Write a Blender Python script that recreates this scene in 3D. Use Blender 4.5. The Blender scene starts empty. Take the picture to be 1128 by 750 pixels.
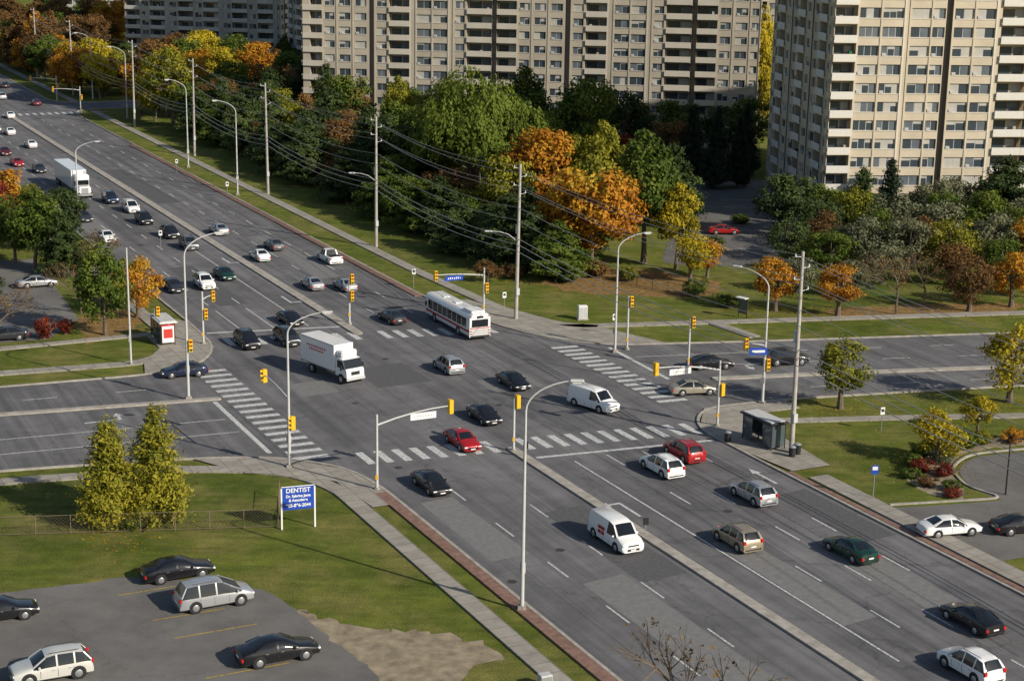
import bpy, math, random, bmesh
import numpy as np
from mathutils import Vector, Matrix
from mathutils.geometry import tessellate_polygon
random.seed(7); np.random.seed(7)
TH=math.radians(26.5); CT,ST=math.cos(TH),math.sin(TH)
def R(a,b): return (a*CT-b*ST, a*ST+b*CT)
def R_(x,y): return (x*CT+y*ST, -x*ST+y*CT)
SH=-63.5; NH=116.5   # headings (deg) of the two carriageways
COL=bpy.context.scene.collection
# ------------------------------------------------------------------ materials
MATS={}
def newmat(name):
    m=bpy.data.materials.new(name); m.use_nodes=True
    nt=m.node_tree; b=nt.nodes['Principled BSDF']; MATS[name]=m
    return m,nt,b
def ramp(nt,stops):
    r=nt.nodes.new('ShaderNodeValToRGB'); e=r.color_ramp.elements
    while len(e)<len(stops): e.new(0.5)
    for i,(p,c) in enumerate(stops):
        e[i].position=p; e[i].color=(c[0],c[1],c[2],1)
    return r
def noise(nt,scale,detail=4,rough=.6,stretch=None,coord='Object'):
    tc=nt.nodes.new('ShaderNodeTexCoord'); n=nt.nodes.new('ShaderNodeTexNoise')
    n.inputs['Scale'].default_value=scale; n.inputs['Detail'].default_value=detail; n.inputs['Roughness'].default_value=rough
    if stretch:
        mp=nt.nodes.new('ShaderNodeMapping'); mp.inputs['Scale'].default_value=stretch
        nt.links.new(tc.outputs[coord],mp.inputs[0]); nt.links.new(mp.outputs[0],n.inputs['Vector'])
    else: nt.links.new(tc.outputs[coord],n.inputs['Vector'])
    return n
def mix(nt,a,b,fac,mode='MIX'):
    m=nt.nodes.new('ShaderNodeMix'); m.data_type='RGBA'; m.blend_type=mode
    for s,v in ((m.inputs[6],a),(m.inputs[7],b),(m.inputs[0],fac)):
        if hasattr(v,'is_linked'): nt.links.new(v,s)
        elif isinstance(v,(int,float)): s.default_value=v
        else: s.default_value=(v[0],v[1],v[2],1)
    return m.outputs[2]
def simple(name,c,rough=.7,metal=0,var=.15,scale=3,spec=.3,coat=0):
    m,nt,b=newmat(name)
    if var>0:
        n=noise(nt,scale,5)
        r=ramp(nt,[(.3,[x*(1-var) for x in c]),(.7,[min(1,x*(1+var)) for x in c])])
        nt.links.new(n.outputs[0],r.inputs[0]); nt.links.new(r.outputs[0],b.inputs['Base Color'])
    else: b.inputs['Base Color'].default_value=(*c,1)
    b.inputs['Roughness'].default_value=rough; b.inputs['Metallic'].default_value=metal
    b.inputs['Specular IOR Level'].default_value=spec
    if coat: b.inputs['Coat Weight'].default_value=coat; b.inputs['Coat Roughness'].default_value=.05
    return m
def asphalt(name,c,track=True,crack=.7):
    m,nt,b=newmat(name)
    n1=noise(nt,.06,4); n2=noise(nt,25,3,.8); n3=noise(nt,1.0,4,.6,stretch=(.85,.018,1)); n4=noise(nt,.35,6,.7)
    r1=ramp(nt,[(.32,[x*.78 for x in c]),(.68,[x*1.2 for x in c])]); nt.links.new(n1.outputs[0],r1.inputs[0])
    r2=ramp(nt,[(.25,(.72,.72,.72)),(.75,(1.28,1.28,1.28))]); nt.links.new(n2.outputs[0],r2.inputs[0])
    col=mix(nt,r1.outputs[0],r2.outputs[0],1.0,'MULTIPLY')
    tc=nt.nodes.new('ShaderNodeTexCoord')
    if track:
        r3=ramp(nt,[(.35,(.72,.72,.73)),(.62,(1.18,1.17,1.15))]); nt.links.new(n3.outputs[0],r3.inputs[0])
        col=mix(nt,col,r3.outputs[0],.85,'MULTIPLY')
        # paving seams between lane-wide strips laid in separate passes
        br=nt.nodes.new('ShaderNodeTexBrick'); br.inputs['Scale'].default_value=1; br.inputs['Brick Width'].default_value=3.72; br.inputs['Row Height'].default_value=34; br.inputs['Mortar Size'].default_value=.045; br.offset=.0
        br.inputs['Color1'].default_value=(1.04,1.04,1.04,1); br.inputs['Color2'].default_value=(.9,.9,.9,1); br.inputs['Mortar'].default_value=(.7,.7,.7,1)
        nt.links.new(tc.outputs['Object'],br.inputs['Vector']); col=mix(nt,col,br.outputs[0],.8,'MULTIPLY')
    r4=ramp(nt,[(.35,(.84,.84,.84)),(.65,(1.12,1.12,1.12))]); nt.links.new(n4.outputs[0],r4.inputs[0])
    col=mix(nt,col,r4.outputs[0],1.0,'MULTIPLY')
    v=nt.nodes.new('ShaderNodeTexVoronoi'); v.feature='DISTANCE_TO_EDGE'; v.inputs['Scale'].default_value=.09
    nd=noise(nt,.6,4)
    va=nt.nodes.new('ShaderNodeVectorMath'); va.operation='MULTIPLY_ADD'; va.inputs[1].default_value=(3.5,3.5,0)
    nt.links.new(nd.outputs[1],va.inputs[0]); nt.links.new(tc.outputs['Object'],va.inputs[2]); nt.links.new(va.outputs[0],v.inputs['Vector'])
    rc=ramp(nt,[(.003,(.66,.66,.66)),(.009,(1,1,1))]); nt.links.new(v.outputs['Distance'],rc.inputs[0])
    col=mix(nt,col,rc.outputs[0],crack,'MULTIPLY')
    nt.links.new(col,b.inputs['Base Color']); b.inputs['Roughness'].default_value=.85; b.inputs['Specular IOR Level'].default_value=.25
    bp=nt.nodes.new('ShaderNodeBump'); bp.inputs['Strength'].default_value=.3; bp.inputs['Distance'].default_value=.02
    nt.links.new(n2.outputs[0],bp.inputs['Height']); nt.links.new(bp.outputs[0],b.inputs['Normal'])
    return m
asphalt('asphalt',(.150,.146,.150)); asphalt('asphalt_lot',(.155,.147,.138),False,.4)
def grass():
    m,nt,b=newmat('grass')
    n1=noise(nt,.035,4,.6); n2=noise(nt,.5,6,.7); n3=noise(nt,7,5,.85); n4=noise(nt,.16,6,.7); n5=noise(nt,.6,4,.6,stretch=(.25,1.3,1)); n6=noise(nt,1.3,5,.75)
    r1=ramp(nt,[(.35,(.090,.122,.022)),(.65,(.155,.178,.036))]); nt.links.new(n1.outputs[0],r1.inputs[0])
    r4=ramp(nt,[(.44,(0,0,0)),(.72,(1,1,1))]); nt.links.new(n4.outputs[0],r4.inputs[0])
    col=mix(nt,r1.outputs[0],(.235,.205,.08),r4.outputs[0])
    r6=ramp(nt,[(.58,(0,0,0)),(.78,(.8,.8,.8))]); nt.links.new(n6.outputs[0],r6.inputs[0]); col=mix(nt,col,(.26,.22,.10),r6.outputs[0])
    r5=ramp(nt,[(.4,(.86,.88,.86)),(.6,(1.12,1.1,1.06))]); nt.links.new(n5.outputs[0],r5.inputs[0]); col=mix(nt,col,r5.outputs[0],1.0,'MULTIPLY')
    r2=ramp(nt,[(.3,(.68,.72,.68)),(.7,(1.25,1.22,1.1))]); nt.links.new(n2.outputs[0],r2.inputs[0])
    col=mix(nt,col,r2.outputs[0],1.0,'MULTIPLY')
    r3=ramp(nt,[(.3,(.5,.52,.5)),(.7,(1.45,1.42,1.35))]); nt.links.new(n3.outputs[0],r3.inputs[0])
    col=mix(nt,col,r3.outputs[0],1.0,'MULTIPLY')
    nt.links.new(col,b.inputs['Base Color']); b.inputs['Roughness'].default_value=.95; b.inputs['Specular IOR Level'].default_value=.1
    bp=nt.nodes.new('ShaderNodeBump'); bp.inputs['Strength'].default_value=.9; bp.inputs['Distance'].default_value=.15
    nt.links.new(n3.outputs[0],bp.inputs['Height']); nt.links.new(bp.outputs[0],b.inputs['Normal'])
grass()
def slabs(name,c,w=1.5):
    m,nt,b=newmat(name); n=noise(nt,.9,6,.7); r=ramp(nt,[(.3,[x*.78 for x in c]),(.7,[x*1.15 for x in c])]); nt.links.new(n.outputs[0],r.inputs[0])
    tc=nt.nodes.new('ShaderNodeTexCoord'); br=nt.nodes.new('ShaderNodeTexBrick'); br.inputs['Scale'].default_value=1; br.inputs['Brick Width'].default_value=w; br.inputs['Row Height'].default_value=w; br.inputs['Mortar Size'].default_value=.035; br.offset=0
    br.inputs['Color1'].default_value=(1,1,1,1); br.inputs['Color2'].default_value=(.82,.82,.82,1); br.inputs['Mortar'].default_value=(.5,.48,.45,1)
    nt.links.new(tc.outputs['Object'],br.inputs['Vector']); nt.links.new(mix(nt,r.outputs[0],br.outputs[0],1.0,'MULTIPLY'),b.inputs['Base Color']); b.inputs['Roughness'].default_value=.9
slabs('concrete',(.34,.31,.265)); simple('kerb',(.35,.32,.28),.9,var=.28,scale=1.2)
simple('brick_paver',(.22,.13,.10),.9,var=.3,scale=2); simple('dirt',(.27,.22,.15),.95,var=.4,scale=.9)
simple('dry_grass',(.18,.13,.06),.95,var=.45,scale=1.2)
simple('leaf_litter',(.21,.13,.045),.95,var=.5,scale=1.5)
def paint(name,c):
    m,nt,b=newmat(name); n=noise(nt,4.5,6,.8)
    r=ramp(nt,[(.38,[x*.36 for x in c]),(.56,c)]); nt.links.new(n.outputs[0],r.inputs[0]); nt.links.new(r.outputs[0],b.inputs['Base Color']); b.inputs['Roughness'].default_value=.8
paint('white_line',(.64,.64,.62)); paint('yellow_line',(.50,.33,.05))
simple('steel',(.42,.43,.44),.45,.6,.06); simple('pole_grey',(.50,.50,.49),.6,0,.08); simple('wood_pole',(.40,.37,.33),.9,0,.2,1)
simple('signal_yellow',(.80,.45,.02),.5,0,.05); simple('black',(.015,.015,.016),.5,0,0); simple('rubber',(.022,.022,.023),.85,0,0)
simple('hub',(.45,.46,.48),.35,.7,0); simple('trim',(.03,.03,.032),.5,0,0)
simple('glass_car',(.012,.015,.018),.06,0,0,spec=.7); simple('lamp_white',(.8,.8,.78),.2,0,0); simple('lamp_red',(.45,.02,.015),.3,0,0); simple('amber',(.7,.25,.02),.3,0,0)
simple('sign_blue',(.02,.07,.42),.5,0,0); simple('sign_white',(.78,.78,.76),.5,0,0); simple('sign_green',(.02,.18,.08),.5,0,0); simple('red_panel',(.55,.05,.04),.5,0,0)
simple('white_panel',(.72,.72,.70),.5,0,.05); simple('bark',(.14,.11,.08),.95,0,.3,3); simple('roofing',(.22,.21,.2),.9)
simple('shelter_glass',(.08,.10,.11),.08,0,0,spec=.8)
for n_,c_,me in (('p_black',(.012,.012,.015),.2),('p_white',(.80,.80,.79),0),('p_silver',(.46,.47,.49),.5),('p_grey',(.16,.165,.175),.5),('p_red',(.40,.012,.015),.2),('p_navy',(.015,.025,.06),.3),
               ('p_green',(.012,.05,.038),.3),('p_beige',(.40,.36,.28),.4),('p_tan',(.36,.30,.21),.4),('p_darkgrey',(.045,.048,.055),.4),('p_maroon',(.12,.01,.015),.2),('p_cream',(.64,.63,.58),.2)):
    simple(n_,c_,.32,me,0,coat=.8)
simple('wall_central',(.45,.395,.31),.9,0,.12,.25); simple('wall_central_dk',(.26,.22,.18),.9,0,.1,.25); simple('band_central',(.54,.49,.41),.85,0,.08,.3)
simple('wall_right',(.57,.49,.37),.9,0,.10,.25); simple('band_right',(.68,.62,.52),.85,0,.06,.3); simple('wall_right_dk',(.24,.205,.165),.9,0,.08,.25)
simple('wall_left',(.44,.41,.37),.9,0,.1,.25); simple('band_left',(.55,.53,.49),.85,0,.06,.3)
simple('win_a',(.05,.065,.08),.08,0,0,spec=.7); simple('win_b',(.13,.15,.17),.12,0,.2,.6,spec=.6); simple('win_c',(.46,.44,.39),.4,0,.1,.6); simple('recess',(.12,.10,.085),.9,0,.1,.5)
simple('rail_white',(.68,.65,.59),.7,0,.05); simple('frame',(.5,.5,.49),.5,0,0)
# ------------------------------------------------------------------ mesh builder
class MB:
    def __init__(s): s.v=[];s.f=[];s.m=[];s.keys=[];s.sm=[]
    def k(s,mat):
        if mat not in s.keys: s.keys.append(mat)
        return s.keys.index(mat)
    def face(s,pts,mat,smooth=False):
        i=len(s.v); s.v+= [tuple(p) for p in pts]; s.f.append(tuple(range(i,i+len(pts)))); s.m.append(s.k(mat)); s.sm.append(smooth)
    def raw(s,vs,fs,mat,smooth=False,M=None):
        i=len(s.v); s.v+=[tuple(M@Vector(p)) if M else tuple(p) for p in vs]; k=s.k(mat)
        for f in fs: s.f.append(tuple(i+j for j in f)); s.m.append(k); s.sm.append(smooth)
    def box(s,x0,x1,y0,y1,z0,z1,mat,M=None,bev=0):
        if bev>0:
            b=bev; ps=[]
            for z,o in ((z0,b),(z0+b,0),(z1-b,0),(z1,b)):
                for (x,y) in ((x0+b,y0+o),(x1-b,y0+o),(x1-o,y0+b),(x1-o,y1-b),(x1-b,y1-o),(x0+b,y1-o),(x0+o,y1-b),(x0+o,y0+b)): ps.append((x,y,z))
            fs=[tuple(range(7,-1,-1)),tuple(range(24,32))]
            for l in range(3):
                for j in range(8):
                    a=l*8+j; c=l*8+(j+1)%8; fs.append((a,c,c+8,a+8))
            s.raw(ps,fs,mat,False,M); return
        ps=[(x0,y0,z0),(x1,y0,z0),(x1,y1,z0),(x0,y1,z0),(x0,y0,z1),(x1,y0,z1),(x1,y1,z1),(x0,y1,z1)]
        s.raw(ps,[(3,2,1,0),(4,5,6,7),(0,1,5,4),(1,2,6,5),(2,3,7,6),(3,0,4,7)],mat,False,M)
    def cyl(s,p0,p1,r0,r1,mat,n=8,caps=True,smooth=True):
        p0=Vector(p0);p1=Vector(p1); d=(p1-p0)
        if d.length<1e-6: return
        d.normalize(); a=d.orthogonal().normalized(); b=d.cross(a); ps=[]
        for p,r in ((p0,r0),(p1,r1)):
            for j in range(n):
                t=2*math.pi*j/n; ps.append(p+a*(r*math.cos(t))+b*(r*math.sin(t)))
        fs=[(j,(j+1)%n,n+(j+1)%n,n+j) for j in range(n)]
        s.raw(ps,fs,mat,smooth)
        if caps: s.raw(ps,[tuple(range(n-1,-1,-1)),tuple(range(n,2*n))],mat,False)
    def tube(s,pts,rs,mat,n=8):
        for i in range(len(pts)-1): s.cyl(pts[i],pts[i+1],rs[i],rs[i+1],mat,n,caps=(i in(0,len(pts)-2)))
    def mesh(s,name):
        me=bpy.data.meshes.new(name); me.from_pydata(s.v,[],s.f)
        for k in s.keys: me.materials.append(MATS[k])
        me.polygons.foreach_set('material_index',s.m); me.polygons.foreach_set('use_smooth',s.sm); me.update(); return me
    def obj(s,name,loc=(0,0,0),rot=0,parent=None):
        o=bpy.data.objects.new(name,s.mesh(name)); o.location=loc; o.rotation_euler=(0,0,rot); COL.objects.link(o)
        if parent: o.parent=parent
        return o
def inst(name,me,loc,rot=0,scale=(1,1,1),parent=None):
    o=bpy.data.objects.new(name,me); o.location=loc; o.rotation_euler=(0,0,rot); o.scale=scale; COL.objects.link(o)
    if parent: o.parent=parent
    return o
# ------------------------------------------------------------------ ground helpers
def fillet(P,r=6,n=6,closed=True):
    out=[]; L=len(P)
    for i in range(L):
        p=Vector(P[i]); a=Vector(P[i-1]); b=Vector(P[(i+1)%L])
        if not closed and i in(0,L-1): out.append(tuple(p)); continue
        da=(a-p);db=(b-p); rr=min(r,da.length*.48,db.length*.48); A=p+da.normalized()*rr; B=p+db.normalized()*rr
        for j in range(n+1):
            t=j/n; q=A*(1-t)**2+p*2*t*(1-t)+B*t*t; out.append((q.x,q.y))
    return out
rj=random.Random(3)
def jag(P,amp=.25,step=.6,xmin=-60):
    out=[]
    for i in range(len(P)):
        a=Vector(P[i]);b=Vector(P[(i+1)%len(P)]); n=max(1,int((b-a).length/step)) if (a.x>xmin and b.x>xmin) else 1
        for j in range(n):
            q=a+(b-a)*(j/n); out.append((q.x+rj.gauss(0,amp),q.y+rj.gauss(0,amp)))
    return out
def sheet(mb,P,z,mat):
    tris=tessellate_polygon([[Vector((x,y,0)) for x,y in P]])
    fs=[]
    for t in tris:
        a,b,c=[Vector(P[i]) for i in t]
        cr=(b-a).cross(c-a); fs.append(t if cr>0 else t[::-1])
    mb.raw([(x,y,z) for x,y in P],fs,mat)
def strip(mb,P,o0,o1,z0,z1,mat):
    n=len(P); L=[];Rr=[]
    for i in range(n):
        d=Vector(P[min(i+1,n-1)])-Vector(P[max(i-1,0)]); d.normalize(); nr=Vector((-d.y,d.x)); p=Vector(P[i])
        L.append(p+nr*o1); Rr.append(p+nr*o0)
    vs=[];fs=[]
    for i in range(n): vs+=[(Rr[i].x,Rr[i].y,z0),(Rr[i].x,Rr[i].y,z1),(L[i].x,L[i].y,z1),(L[i].x,L[i].y,z0)]
    for i in range(n-1):
        a=i*4;b=a+4
        fs+=[(a,b,b+1,a+1),(a+1,b+1,b+2,a+2),(a+2,b+2,b+3,a+3)]
    fs+=[(0,1,2,3),(4*n-1,4*n-2,4*n-3,4*n-4)]
    mb.raw(vs,fs,mat)
g=MB(); g.face([(-2500,-300,0),(2500,-300,0),(2500,4000,0),(-2500,4000,0)],'grass'); g.obj('ground')
SWc=[(49.4,40),(49.3,122.4),(48.4,128.2),(43.5,133.6),(35.4,136.3),(21.3,139),(-120,155)]
NWc=[(-120,178),(25.7,164.6),(40.3,163.4),(46.2,165.2),(49.8,171.5),(50.2,182),(50.2,386),(46,392),(-160,394)]
NWd=[(-160,408),(46,406),(50.2,412),(50.2,900)]
NEd=[(80.2,900),(80.2,412),(84,406),(240,404)]
NEc=[(240,392),(84,392),(80.2,386),(80.2,184),(82.2,168.5),(85.1,160.3),(90,155.8),(102.4,151.9),(134.1,143.2),(300,98)]
SEc=[(300,80),(121.2,125.2),(108.5,128),(95,130.8),(86,131.3),(82.2,126.5),(82,118),(82.3,40)]
RING=[fillet(p,5,5,False) for p in (SWc,NWc,NWd,NEd,NEc,SEc)]
r=MB(); sheet(r,sum(RING,[]),.02,'asphalt'); r.obj('road',rot=TH)
simple('asphalt_dark',(.10,.098,.10),.85,0,.2,3); simple('asphalt_pale',(.185,.18,.174),.85,0,.15,2); simple('iron',(.07,.065,.06),.6,.3,.2,8)
pt=MB()
for (a0,a1,b0,b1,mm) in ((58.6,62.6,96,112,'asphalt_dark'),(67.3,70.4,84,101,'asphalt_pale'),(71,74,112,121,'asphalt_dark'),(50.5,53.8,104,118,'asphalt_pale'),(60,66,150,158,'asphalt_dark'),(70,76,144,149,'asphalt_pale'),
    (55.8,59.3,190,214,'asphalt_dark'),(71.6,75.2,200,231,'asphalt_pale'),(51.5,55.2,240,275,'asphalt_pale'),(67.2,71,262,300,'asphalt_dark'),(54.5,58.4,60,98,'asphalt_pale'),(74.2,77.5,84,96,'asphalt_pale'),(78.3,81.6,96,108,'asphalt_dark'),(52,56,150,155,'asphalt_pale')):
    pt.face([(a0,b0,.024),(a1,b0+.3,.024),(a1-.2,b1,.024),(a0+.1,b1-.4,.024)],mm)
for (a,b) in ((56.2,104),(52.4,126.5),(72.5,106),(76,135),(60.4,141),(56,146),(70,158),(53,195),(74,190),(79.2,206),(68.5,140),(79.8,111),(50.2,100),(64.8,160)):
    pt.cyl((a,b,.02),(a,b,.0265),.36,.36,'iron',14)
pt.obj('road_patches',rot=TH)
kb=MB()
for P in RING: strip(kb,P,-.02,.25,0,.15,'kerb')
kb.obj('kerb',rot=TH)
md=MB()
def median(P,w):
    P=[tuple(p) for p in P]; strip(md,P,-w/2,w/2,0,.17,'kerb')
    for p in (P[0],P[-1]): md.cyl((p[0],p[1],0),(p[0],p[1],.168),w/2-.003,w/2-.003,'kerb',14)
median([(63.6,40),(63.55,127)],.95); median([(66.1,382),(66.1,171.5)],1.15); median([(66.1,900),(66.1,416)],1.15)
median([(44.2,152.4),(24.1,155.2),(-120,168)],.75); median([(93.2,139.6),(104,137),(122.4,132),(300,84)],.95)
md.obj('median_kerb',rot=TH)
mk=MB()
def seg(a0,b0,a1,b1,w=.14,z=.03,mat='white_line'):
    d=Vector((a1-a0,b1-b0)).normalized()*(w/2); n=Vector((-d.y,d.x))
    mk.face([(a0-n.x,b0-n.y,z),(a1-n.x,b1-n.y,z),(a1+n.x,b1+n.y,z),(a0+n.x,b0+n.y,z)],mat)
def dashes(a0,b0,a1,b1,L=3.2,gap=5.6,off=0,w=.15):
    d=Vector((a1-a0,b1-b0)); T=d.length; d.normalize(); t=off
    while t<T-L: seg(a0+d.x*t,b0+d.y*t,a0+d.x*(t+L),b0+d.y*(t+L),w); t+=L+gap
dashes(54.25,45,54.25,122,off=1.3); dashes(58.6,45,58.6,122,off=4)
dashes(70.6,45,70.6,120,off=2); dashes(74.0,45,74.0,118,off=.6); dashes(77.8,90,77.8,116,off=0)
seg(67.15,78,67.15,122,.16); seg(78.1,117,78.1,122,.14); seg(74,118,74,122,.14); seg(70.6,119,70.6,122.5,.14)
for a in (54.6,58.3): dashes(a,190,a,380,off=random.random()*3); dashes(a,418,a,700)
seg(62.2,177,62.2,225,.15); dashes(62.2,228,62.2,300)
for a in (71.4,75.7): dashes(a,178,a,380,off=random.random()*3); dashes(a,418,a,700)
seg(54.6,176,54.6,188,.14); seg(58.3,175.5,58.3,188,.14)
b=131.8
while b<163: mk.face([(44.9,b,.03),(48.1,b-.15,.03),(48.1,b+.65,.03),(44.9,b+.8,.03)],'white_line'); b+=1.9
a=50.4
while a<81.4:
    if not 62.7<a<64.5:
        c=130.1-(a-50)*.125; mk.face([(a,c-1.75,.03),(a+.72,c-1.8,.03),(a+.72,c+1.6,.03),(a,c+1.65,.03)],'white_line')
    if not 65.2<a<67: mk.face([(a,384.5,.03),(a+.72,384.5,.03),(a+.72,388.2,.03),(a,388.2,.03)],'white_line')
    a+=1.62
b=134.5
while b<157: mk.face([(83.3,b,.03),(86.4,b-.3,.03),(86.4,b+.45,.03),(83.3,b+.75,.03)],'white_line'); b+=1.6
a=51.4
while a<81.4:
    if not 65.2<a<67:
        c=173.6-(a-50)*.2; mk.face([(a,c-1.7,.03),(a+.72,c-1.8,.03),(a+.72,c+1.6,.03),(a,c+1.7,.03)],'white_line')
    a+=1.7
seg(43.6,134.6,43.7,151.7,.45); seg(64.5,124.2,81.6,122.3,.45); seg(50.6,178,65.4,175.2,.45); seg(88.6,141.5,89.3,155.2,.45)
seg(43,145.8,22,147.7,.15); seg(22,147.7,-60,155,.15); seg(43,141.6,22,143.4,.15); dashes(22,143.4,-60,151)
dashes(40,158.2,-60,167,off=1); seg(90,146,106,141.8,.15); dashes(106,141.8,200,116.3); seg(90,150.5,106,146.6,.15);dashes(106,146.6,200,121)
dashes(92,135.6,200,108)
def arrow(a,b,ang,s=1,turn=True):
    M=Matrix.Translation((a,b,.03))@Matrix.Rotation(ang,4,'Z')@Matrix.Scale(s,4)
    q=lambda P: mk.raw([(x,y,0) for x,y in P],[tuple(range(len(P)))],'white_line',M=M)
    if turn: q([(-.12,-2),(.12,-2),(.12,1.15),(-.12,1.15)]); q([(-.9,.9),(-.12,.9),(-.12,1.15),(-.9,1.15)]); q([(-1.8,1.02),(-.9,.55),(-.9,1.5)])
    else: q([(-.12,-2),(.12,-2),(.12,.9),(-.12,.9)]); q([(-.45,.9),(.45,.9),(0,2.2)])
arrow(65.4,110,0,1.1)
arrow(64.2,190,math.pi,1.2); arrow(64.2,215,math.pi,1.2); arrow(33,149.6,-math.pi/2,1.1); arrow(80,112,0,1.0,False); arrow(100,143,math.pi/2,1.0)
mk.obj('road_markings',rot=TH)
sw=MB()
def walk(P,w,mat='concrete',z=.13): strip(sw,fillet(P,3,4,False),-w/2,w/2,0,z,mat)
walk([(45.8,40),(45.8,124),(43,129.5),(36,133.2),(22,135.9),(-120,151.5)],1.5)
walk([(85.4,388),(85.3,200),(86.2,176),(89,166.5),(92.5,163.6)],1.6); walk([(85.4,700),(85.4,409)],1.6)
walk([R_(*p) for p in ((5.2,187.5),(24,191.2),(62.2,198.8),(130,214))],1.6)
walk([R_(*p) for p in ((23.3,191),(27.5,184.4))],1.6,z=.126)
walk([R_(*p) for p in ((-66,158.6),(-51.8,163.8),(-38.5,168.8),(-36.6,173),(-38.5,181),(-46,196),(-62,228),(-90,284))],1.6)
walk([R_(*p) for p in ((-75,166),(-54.7,173.4),(-43.4,179.3),(-38.8,181.5))],1.3,z=.126)
walk([(84.2,40),(84.3,110)],1.9); walk([(84.3,115),(84.2,126),(88,129.2),(95,128.9)],2.6)
walk([R_(*p) for p in ((20.5,152.2),(26.4,152.2),(38,154),(49.3,155.2),(90,160))],1.3,z=.126)
def pad(P,z=.128,mat='concrete'): sheet(sw,P,z,mat)
pad([(46.7,118),(49.15,118),(49.0,123),(48.2,127.6),(43.6,132.9),(37,135.4),(40,130),(44,128),(46.2,125)],.122)
pad([(80.5,182),(82.5,169),(85.4,160.8),(90,156.4),(96,154.3),(93,163),(88,168),(84.5,182)],.122)
pad([(82.3,118),(82.5,126),(86.2,131),(95,130.5),(95,128.5),(88.5,126.5),(87,112),(83,112)],.122)
pad([(40,163.7),(46,165.5),(49.6,171.5),(49.9,184),(46,190),(45,175),(41,168)],.122)
strip(sw,[(49.14,40),(49.12,121)],0,1.0,0,.135,'brick_paver'); strip(sw,[(80.46,330),(80.46,186)],-1.2,0,0,.135,'brick_paver')
strip(sw,[(83.1,60),(82.9,112)],0,.5,0,.132,'brick_paver')
sw.obj('pavement',rot=TH)
gl=MB()
strip(gl,[(46.9,40),(46.9,118)],-1.1,0,0,.06,'dry_grass')
sheet(gl,jag(fillet([(-90,92),(-35.1,108.3),(-26.3,111.8),(-17,110),(-11.3,101.5),(-7.5,95.6),(-4,70),(-90,70)],2,4),.1,.7),.012,'asphalt_lot')
sheet(gl,jag([(-14.5,106.5),(-11,104.3),(-8,103.2),(-5,103),(-1.5,101.6),(-.3,99.5),(-2.5,97),(-4,93),(-8,92)],.3,.5),.008,'dirt')
sheet(gl,[R(-60,188),R(34,182),R(39,190),R(41,226),R(-60,236)],.012,'asphalt_lot')
sheet(gl,fillet([(20,224),(24,250),(26,276),(33,300),(60,300),(62,262),(44,254),(40,236),(33,224)],4,4),.012,'asphalt_lot')
sheet(gl,fillet([(27.6,128.3),(33,129),(41.6,131.2),(70,140),(70,129),(44,121),(37,117.5),(33.2,116.2)],3,4),.016,'asphalt_lot')
sheet(gl,fillet([(41,130),(38.9,134),(38.7,138.5),(41,142.3),(47,144.3),(62,147.5),(62,143),(50,140.8),(45,138),(45,133)],3,4),.012,'asphalt_lot')
sheet(gl,jag(fillet([(3,211),(8,205.5),(17,204),(26,206),(27,214),(18,221),(6,221)],3,5),.4,.8),.006,'leaf_litter')
sheet(gl,jag([(-46,176),(-43,181),(-42,190),(-47,196),(-50,186)],.4,.8),.006,'leaf_litter')
sheet(gl,jag([(40,193.5),(52,196),(60,198.2),(64,204),(50,203),(38,199)],.4,.8),.006,'leaf_litter')
gl.obj('parking_ground')
pl=MB()
for (x,y,L) in ((-37,104.3,6),(-21.5,105.2,5),(-19.2,102.6,5.6),(-37,100.2,6.5),(-16.2,96.8,5.4),(-25,109.2,4.5),(-30,92.5,6)):
    n=Vector((-ST,CT))*.06; d=Vector((CT,ST))*L/2
    pl.face([(x-d.x-n.x,y-d.y-n.y,.022),(x+d.x-n.x,y+d.y-n.y,.022),(x+d.x+n.x,y+d.y+n.y,.022),(x-d.x+n.x,y-d.y+n.y,.022)],'yellow_line')
for i in range(7):
    x=24+i*.4; y=236+i*7; pl.face([(x+8,y,.022),(x+13,y,.022),(x+13,y+.18,.022),(x+8,y+.18,.022)],'white_line')
pl.obj('parking_lines')
dk=MB(); strip(dk,fillet([(31,129.3),(41.2,131.5),(38.5,134),(38.3,139),(41,143),(47,145),(62,148.2)],2,4,False),-.1,.12,0,.13,'kerb'); strip(dk,fillet([(62,142.4),(50,140.4),(45.6,137.6),(45.6,133.6),(60,137.6)],2,4,False),-.1,.12,0,.13,'kerb'); dk.obj('kerb')
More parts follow.
